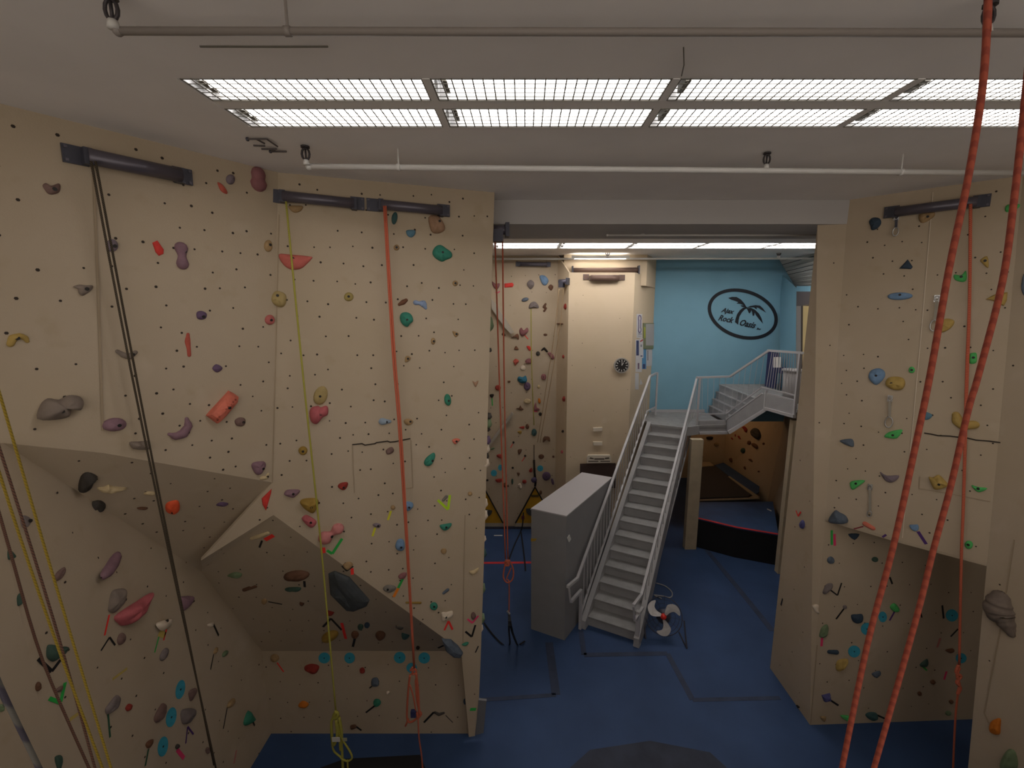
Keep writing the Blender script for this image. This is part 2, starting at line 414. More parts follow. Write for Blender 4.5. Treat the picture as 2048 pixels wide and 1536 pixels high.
# --- far wall with climbing panel, cream tower, blue wall
YL, YB = 9.95, 10.7
FAC['L'] = Facet([V((-1.8, YL, 0)), V((-1.8, YL, CEIL)), V((.72, YL, CEIL)), V((.72, YL, 0))], 'the far climbing wall')
tw0 = at_y(1138, 545, 9.4); tw1 = at_y(1270, 545, 9.4); ztop = tw0.z
FAC['TL'] = Facet([V((.72, YL, 0)), V((.72, YL, CEIL)), V((tw0.x, 9.4, ztop)), V((tw0.x, 9.4, 0))], 'the narrow side of the cream tower')
wf = tag(empty('wall_far', (0, YL, 0)), kind='structure')
FAC['L'].build(wf); FAC['L'].holes(wf, .33, .010, .5)
floor_tape([(968, 1057), (1062, 1057)], .05, M_DARK, parent=wf, name='kick_strip', h=.05)
mb = MB()
for q in (((983, 598), (990, 606), (1028, 664), (1022, 668), (1010, 655), (984, 618)), ((975, 889), (1024, 823), (1027, 827), (978, 893))):
    mb = MB(); mb.prism([at_y(x, y, YL) for x, y in q], (0, -.09, 0)); mb.build('ledge', mat('pale_volume_paint', (.40, .36, .30, 1), .8), wf)
wt = tag(empty('wall_tower', (1.6, 9.4, 0)), kind='structure')
FAC['TL'].build(wt, M_TOWER)
br = V((at_y(1309, 600, YB - .02).x, YB - .02, 0))
mb = MB(); x0, x1 = tw0.x, tw1.x
mb.prism([(x0, 9.4, 0), (x1, 9.4, 0), br, (.8, YB, 0)], (0, 0, ztop)); mb.build('panel', M_TOWER, wt)
up = [V((at_y(1128, 530, 9.75).x, 9.75, ztop - .25)), V((at_y(1294, 530, 9.75).x, 9.75, ztop - .25)), br + V((0, 0, ztop - .25)), V((.8, YB, ztop - .25))]
mb = MB(); mb.prism(up, (0, 0, CEIL - ztop + .25)); mb.build('panel', M_TOWER, wt)
mb = MB(); a = at_y(1145, 541, 9.66); b = at_y(1277, 540, 9.66); mb.rod(a, b, .055, 10)
rb = mb.build('gap_bar', M_BROWN, wt, True)
for q in (a, b): MB().box(q, (.012, 0, 0), (0, .07, 0), (0, 0, .09)).build('bar_end', M_DARK, wt)
FAC['TR'] = Facet([V((x1, 9.4, 0)), V((x1, 9.4, ztop)), br + V((0, 0, ztop)), br], 'the notice side of the cream tower')
FAC['TF'] = Facet([V((x0, 9.4, 0)), V((x0, 9.4, ztop)), V((x1, 9.4, ztop)), V((x1, 9.4, 0))], 'the cream tower')
FAC['TF'].holes(wt, .5, .008, .55)
wb = tag(empty('wall_blue', (4.4, YB, 2.4)), kind='structure')
xb1 = at_y(1560, 600, YB).x
MB().aabox(br.x - .02, xb1 + .7, YB, YB + .12, 2.45, CEIL).build('panel', M_BLUE, wb)
Mb = at_y(1593, 600, 9.75); nM = (V((xb1, YB, 0)) - V((Mb.x, Mb.y, 0))).cross(V((0, 0, 1))).normalized()
def onM(x, y): return on_plane(x, y, V((xb1, YB, 0)), nM)
mb = MB(); mb.prism([onM(1560, 546), onM(1593, 577), onM(1592, 810), onM(1560, 790)], (.05, .05, 0)); mb.build('panel', M_BLUE, wb)
mb = MB(); mb.prism([onM(1593, 572), onM(1640, 572), onM(1640, 583), onM(1593, 583)], (.05, .05, 0)); mb.build('lintel', M_BLUE, wb)
dr = tag(empty('door_1', onM(1605, 800)), kind='structure')
MB().prism([onM(1592, 583), onM(1640, 583), onM(1640, 612), onM(1592, 612)], (.06, .06, 0)).build('door_head', mat('grey_door_frame', (.12, .10, .10, 1), .6), dr)
MB().prism([onM(1592, 612), onM(1602, 612), onM(1601, 810), onM(1591, 808)], (.06, .06, 0)).build('door_frame', mat('grey_door_post', (.30, .27, .25, 1), .6), dr)
MB().prism([onM(1602, 612), onM(1606, 612), onM(1604, 810), onM(1601, 810)], (.06, .06, 0)).build('door_edge', mat('dark_door_edge', (.06, .04, .03, 1), .6), dr)
MB().prism([onM(1606, 610), onM(1640, 606), onM(1640, 812), onM(1604, 810)], (.06, .06, 0)).build('door_leaf', mat('cream_door_leaf', (.62, .47, .22, 1), .6), dr)
# sloping boarded soffit of the stair above the blue wall
sf = tag(empty('trim_3', at_y(1590, 540, 10)), 'sloping boarded soffit beside the blue wall', kind='structure')
la, lb = at_y(1557, 517, YB - .03), at_y(1592, 576, YB - .1); ra, rb_ = at_y(1650, 489, 9.3), at_y(1650, 569, 9.0)
qn = (ra - la).cross(lb - la).normalized(); qn = qn if qn.dot(la - EYE_P) > 0 else -qn
M_SOF = mat('soffit_board', (.42, .42, .40, 1), .7); M_GAP = mat('soffit_gap', (.012, .012, .015, 1), .8)
vb = lambda q, k=.10: q + (q - EYE_P).normalized() * k
nb = 9; mb = MB()
for i in range(nb):
    q = [vb(la.lerp(lb, i / nb), .05), vb(ra.lerp(rb_, i / nb), .05), vb(ra.lerp(rb_, (i + 1) / nb), .05), vb(la.lerp(lb, (i + 1) / nb), .05)]; mb.add(q, [(0, 1, 2), (0, 2, 3)])
mb.build('soffit_back', M_GAP, sf)
for i in range(nb):
    t0, t1 = i / nb, (i + (.86 if i in (1, 3, 4) else .95)) / nb
    MB().prism([la.lerp(lb, t0), ra.lerp(rb_, t0), ra.lerp(rb_, t1), la.lerp(lb, t1)], (la - EYE_P).normalized() * .022).build('board', M_SOF, sf)
# ------------------------------------------------------------------ climbing holds, tape marks and stickers
ZO = {'1': (0, 0, 2.9257), '2': (0, 500, 4.096), '3': (0, 850, 4.096), '4': (0, 1161, 4.096), '5': (480, 350, 3.793), '6': (480, 750, 3.793),
      '7': (480, 1131, 3.793), 'a': (1530, 360, 3.938), 'b': (1530, 720, 3.938), 'c': (1530, 1080, 3.369), 'm': (970, 540, 9.035),
      'n': (950, 700, 6.827), 'o': (950, 900, 6.827), 'v': (1380, 850, 9.309), 'w': (0, 180, 6.827), 'P': (0, 0, 1.0)}
G = 1.9
HC = {'mauve': '5a4742', 'greypurple': '5c5258', 'red': 'a4302a', 'lilac': '685058', 'rose': '6e484a', 'tan': '7c6648', 'pink': '985048',
      'dteal': '2c4444', 'blue': '44606e', 'dbrown': '7c624e', 'teal': '2a6454', 'olive': '786a3e', 'pinkring': '8a4c48', 'lblue': '6a7890', 'green': '28624e',
      'oval': '80704a', 'bpink': '8c484c', 'pblue': '707c88', 'brown': '543828', 'salmon': 'a25848', 'cream': '98886a', 'purple': '4c3c50', 'gold': '78602a',
      'ppink': '9a6260', 'sky': '58708a', 'smoke': '5e5a54', 'slate': '35383a', 'white': 'a89c8c', 'char': '34302c', 'orange': 'd0482a', 'yellow': '80682c',
      'grey': '645a52', 'dgreen': '2e4038', 'navy': '283440', 'lime': '3e8a4a', 'brick': '8c4236', 'umber': '4c3426', 'straw': '8a7440', 'indigo': '3c3c62',
      'amber': '9c5818', 'sage': '56644a', 'crim': '70261f', 'ash': '5e5654', 'bstar': '245264', 'horn': '5c524a', 'black': '1c1612', 'slate2': '444c56'}
def hmat(c):
    base = rgb(HC[c], G)
    return mat('hold_resin_' + c, base, 0.72, noise=0.22, nscale=14, bump=0.35, bscale=160, spec=0.3)
HOLDS = []       # (object, px centre, look, short name or None, facet)
def zp(z, x, y):
    ox, oy, k = ZO[z]; return (ox + x / k, oy + y / k)
def uv_on(p, n, u, v, x, y):
    q = on_plane(x, y, p, n) - p; return (q.dot(u), q.dot(v))
PROF = [(1.0, -0.012, 0), (1.0, 0.18, 1), (0.94, 0.45, 1), (0.80, 0.72, 1), (0.58, 0.91, 1), (0.30, 1.0, 1)]
def dome(mb, p, n, u, v, poly, d, rnd, tiltv=0.0):
    N = len(poly); cx = sum(q[0] for q in poly) / N; cy = sum(q[1] for q in poly) / N
    R = max(math.hypot(q[0] - cx, q[1] - cy) for q in poly)
    vs = []; fs = []
    ph = [rnd.uniform(0, 6.28) for _ in range(4)]
    for s_, h, k in PROF:
        for i, (x, y) in enumerate(poly):
            a = 2 * math.pi * i / N
            wob = 1 + k * 0.05 * math.sin(3 * a + ph[0]) * (1 - s_ * .6)
            X = cx + (x - cx) * s_ * wob; Y = cy + (y - cy) * s_ * wob
            hh = h * d if k else -0.004
            if k: hh *= 1 + 0.13 * math.sin(2 * a + ph[1]) + 0.07 * math.sin(5 * a + ph[2]) + tiltv * (cy - Y) / R
            vs.append(p + u * X + v * Y + n * hh)
    m = len(PROF)
    for r in range(m - 1):
        for i in range(N): fs.append((r * N + i, r * N + (i + 1) % N, (r + 1) * N + (i + 1) % N, (r + 1) * N + i))
    vs.append(p + u * cx + v * cy + n * d * 1.02); L = len(vs) - 1
    for i in range(N): fs.append(((m - 1) * N + i, (m - 1) * N + (i + 1) % N, L))
    mb.add(vs, fs); return cx, cy
def dome_height(poly, bx, by, d):
    N = len(poly); cx = sum(q[0] for q in poly) / N; cy = sum(q[1] for q in poly) / N
    a = math.atan2(by - cy, bx - cx); best = min(poly, key=lambda q: abs((math.atan2(q[1] - cy, q[0] - cx) - a + math.pi) % (2 * math.pi) - math.pi))
    s_ = math.hypot(bx - cx, by - cy) / max(1e-4, math.hypot(best[0] - cx, best[1] - cy))
    for (s0, h0, _), (s1, h1, _) in zip(PROF, PROF[1:]):
        if s1 <= s_ <= s0 and s0 > s1: return d * (h0 + (h1 - h0) * (s0 - s_) / (s0 - s1))
    return d if s_ < .3 else d * .2
def sweep(mb, p, n, u, v, pts, hf):
    # half-round body along a path of (x, y, radius), rounded at both ends
    P = [(V((x, y, 0)), r) for x, y, r in pts]
    d0 = (P[0][0] - P[1][0]).normalized(); d1 = (P[-1][0] - P[-2][0]).normalized()
    ext = [(P[0][0] + d0 * P[0][1] * math.sin(t), P[0][1] * math.cos(t)) for t in (1.45, 1.1, .6)]
    ext2 = [(P[-1][0] + d1 * P[-1][1] * math.sin(t), P[-1][1] * math.cos(t)) for t in (.6, 1.1, 1.45)]
    mid = []
    for i in range(len(P) - 1):
        a, b = P[i], P[i + 1]; 
        for k in range(3):
            t = k / 3; tt = t * t * (3 - 2 * t)
            mid.append((a[0].lerp(b[0], t), a[1] * (1 - tt) + b[1] * tt))
    mid.append(P[-1])
    Q = ext + mid + ext2; K = 9; vs = []; fs = []
    for i, (c, r) in enumerate(Q):
        t = (Q[min(i + 1, len(Q) - 1)][0] - Q[max(i - 1, 0)][0]).normalized(); s_ = V((-t.y, t.x, 0))
        for k in range(K):
            a = math.pi * k / (K - 1)
            q = c + s_ * r * math.cos(a)
            vs.append(p + u * q.x + v * q.y + n * (max(-.003, r * math.sin(a) * hf) if 0 < k < K - 1 else -.003))
    for i in range(len(Q) - 1):
        for k in range(K - 1): fs.append((i * K + k, i * K + k + 1, (i + 1) * K + k + 1, (i + 1) * K + k))
    fs += [tuple(range(K)), tuple(range((len(Q) - 1) * K, len(Q) * K))[::-1]]
    mb.add(vs, fs)
def num(s): return [float(t) for t in s.replace(',', ' ').split()]
def hold(fac, z, col, look, shape, short=None, bolt=None, df=0.5, flat=False):
    rnd = random.Random(hash((fac, z, shape)) & 0xffff if False else sum(map(ord, shape)) + len(HOLDS))
    kind, *q = shape.split(None, 1); a = num(q[0])
    sc = ZO[z][2]
    if kind == 'e':
        cx, cy, rx, ry = a[:4]; rot = math.radians(a[4]) if len(a) > 4 else 0
        pts = [(cx + rx * math.cos(t) * math.cos(rot) - ry * math.sin(t) * math.sin(rot), cy + rx * math.cos(t) * math.sin(rot) + ry * math.sin(t) * math.cos(rot)) for t in (2 * math.pi * i / 16 for i in range(16))]
    elif kind == 'p': pts = list(zip(a[0::2], a[1::2]))
    else: pts = list(zip(a[0::3], a[1::3], a[2::3]))
    pc = zp(z, sum(t[0] for t in pts) / len(pts), sum(t[1] for t in pts) / len(pts))
    p, n, u, v = FAC[fac].frame(*pc)
    mb = MB(); height = None
    if kind == 's':
        # scale of the wall under the hold, metres per photo pixel
        e = uv_on(p, n, u, v, pc[0] + 1, pc[1]); f = uv_on(p, n, u, v, pc[0], pc[1] + 1)
        k = math.sqrt(abs(e[0] * f[1] - e[1] * f[0])) if abs(e[0] * f[1] - e[1] * f[0]) > 1e-12 else abs(f[1])
        path = []
        for x, y, r in pts:
            X, Y = uv_on(p, n, u, v, *zp(z, x, y)); path.append((X, Y, r / sc * k))
        sweep(mb, p, n, u, v, path, min(1.0, df * 1.7)); height = max(t[2] for t in path) * df
        poly = None
    else:
        poly = [uv_on(p, n, u, v, *zp(z, x, y)) for x, y in pts]
        if kind == 'p' and not flat:
            poly = [(t.x, t.y) for t in smooth_line([V((x, y, 0)) for x, y in poly], 3, True)]
        area = abs(sum(poly[i - 1][0] * poly[i][1] - poly[i][0] * poly[i - 1][1] for i in range(len(poly)))) / 2
        d = max(0.018, min(0.16, df * math.sqrt(area) * 0.62))
        dome(mb, p, n, u, v, poly, d, rnd, 0.12)
    root = mb.build('climbing_hold', hmat(col), None, not flat, origin=p)
    if bolt:
        bx, by = uv_on(p, n, u, v, *zp(z, *bolt))
        hh = dome_height(poly, bx, by, d) if poly else height
        q = p + u * bx + v * by
        MB().tube([q + n * (hh * .5), q + n * (hh + .004)], .012, 8).build('bolt', M_BOLT, root)
    HOLDS.append([root, pc, look, short, fac])
    return root, (p, n, u, v)
TAPES = []
TC = {'black': (.012, .011, .011, 1), 'green': (.03, .42, .07, 1), 'red': (.85, .04, .03, 1), 'pink': (.75, .05, .16, 1), 'yellow': (.68, .66, .04, 1),
      'purple': (.08, .03, .17, 1), 'lime': (.45, .72, .02, 1), 'orange': (.85, .25, .02, 1), 'darkgreen': (.03, .10, .05, 1), 'faded yellow': (.50, .38, .10, 1), 'faded pink': (.5, .18, .16, 1), 'bordeaux': (.20, .02, .03, 1)}
def tape(fac, z, col, pts, wz):
    a = num(pts); P = [zp(z, x, y) for x, y in zip(a[0::2], a[1::2])]
    pc = (sum(q[0] for q in P) / len(P), sum(q[1] for q in P) / len(P))
    p, n, u, v = FAC[fac].frame(*pc)
    e = uv_on(p, n, u, v, pc[0] + 1, pc[1]); f = uv_on(p, n, u, v, pc[0], pc[1] + 1)
    wd = wz / ZO[z][2] * math.sqrt(max(1e-9, abs(e[0] * f[1] - e[1] * f[0])))
    mb = MB()
    for i, ((x0, y0), (x1, y1)) in enumerate(zip(P, P[1:])):
        A = uv_on(p, n, u, v, x0, y0); B = uv_on(p, n, u, v, x1, y1)
        A = p + u * A[0] + v * A[1]; B = p + u * B[0] + v * B[1]
        A += n * (.002 + .0012 * i); B += n * (.002 + .0012 * i)
        t = (B - A).normalized(); s_ = n.cross(t) * wd / 2
        mb.prism([A - s_, B - s_, B + s_, A + s_], n * .001)
    o = mb.build('tape_marker', mat('tape_' + col.replace(' ', '_'), TC[col], .6), None)
    TAPES.append([o, pc, ('%s tape chevron' if len(P) > 2 else '%s tape strip') % col, fac])
DISCS = []
def disc(fac, z, shape):
    a = num(shape); cx, cy, rx, ry = a[:4]; rot = math.radians(a[4]) if len(a) > 4 else 0
    pc = zp(z, cx, cy); p, n, u, v = FAC[fac].frame(*pc)
    poly = []
    for i in range(18):
        t = 2 * math.pi * i / 18
        poly.append(uv_on(p, n, u, v, *zp(z, cx + rx * math.cos(t) * math.cos(rot) - ry * math.sin(t) * math.sin(rot), cy + rx * math.cos(t) * math.sin(rot) + ry * math.sin(t) * math.cos(rot))))
    mb = MB(); mb.prism([p + u * x + v * y + n * .001 for x, y in poly], n * .004)
    o = mb.build('round_sticker', mat('sticker_cyan', (.05, .38, .52, 1), .6, noise=.15, nscale=20), None)
    MB().tube([p + n * .004, p + n * .008], .008, 6).build('screw', M_BOLT, o)
    DISCS.append([o, pc, 'round cyan sticker', fac])

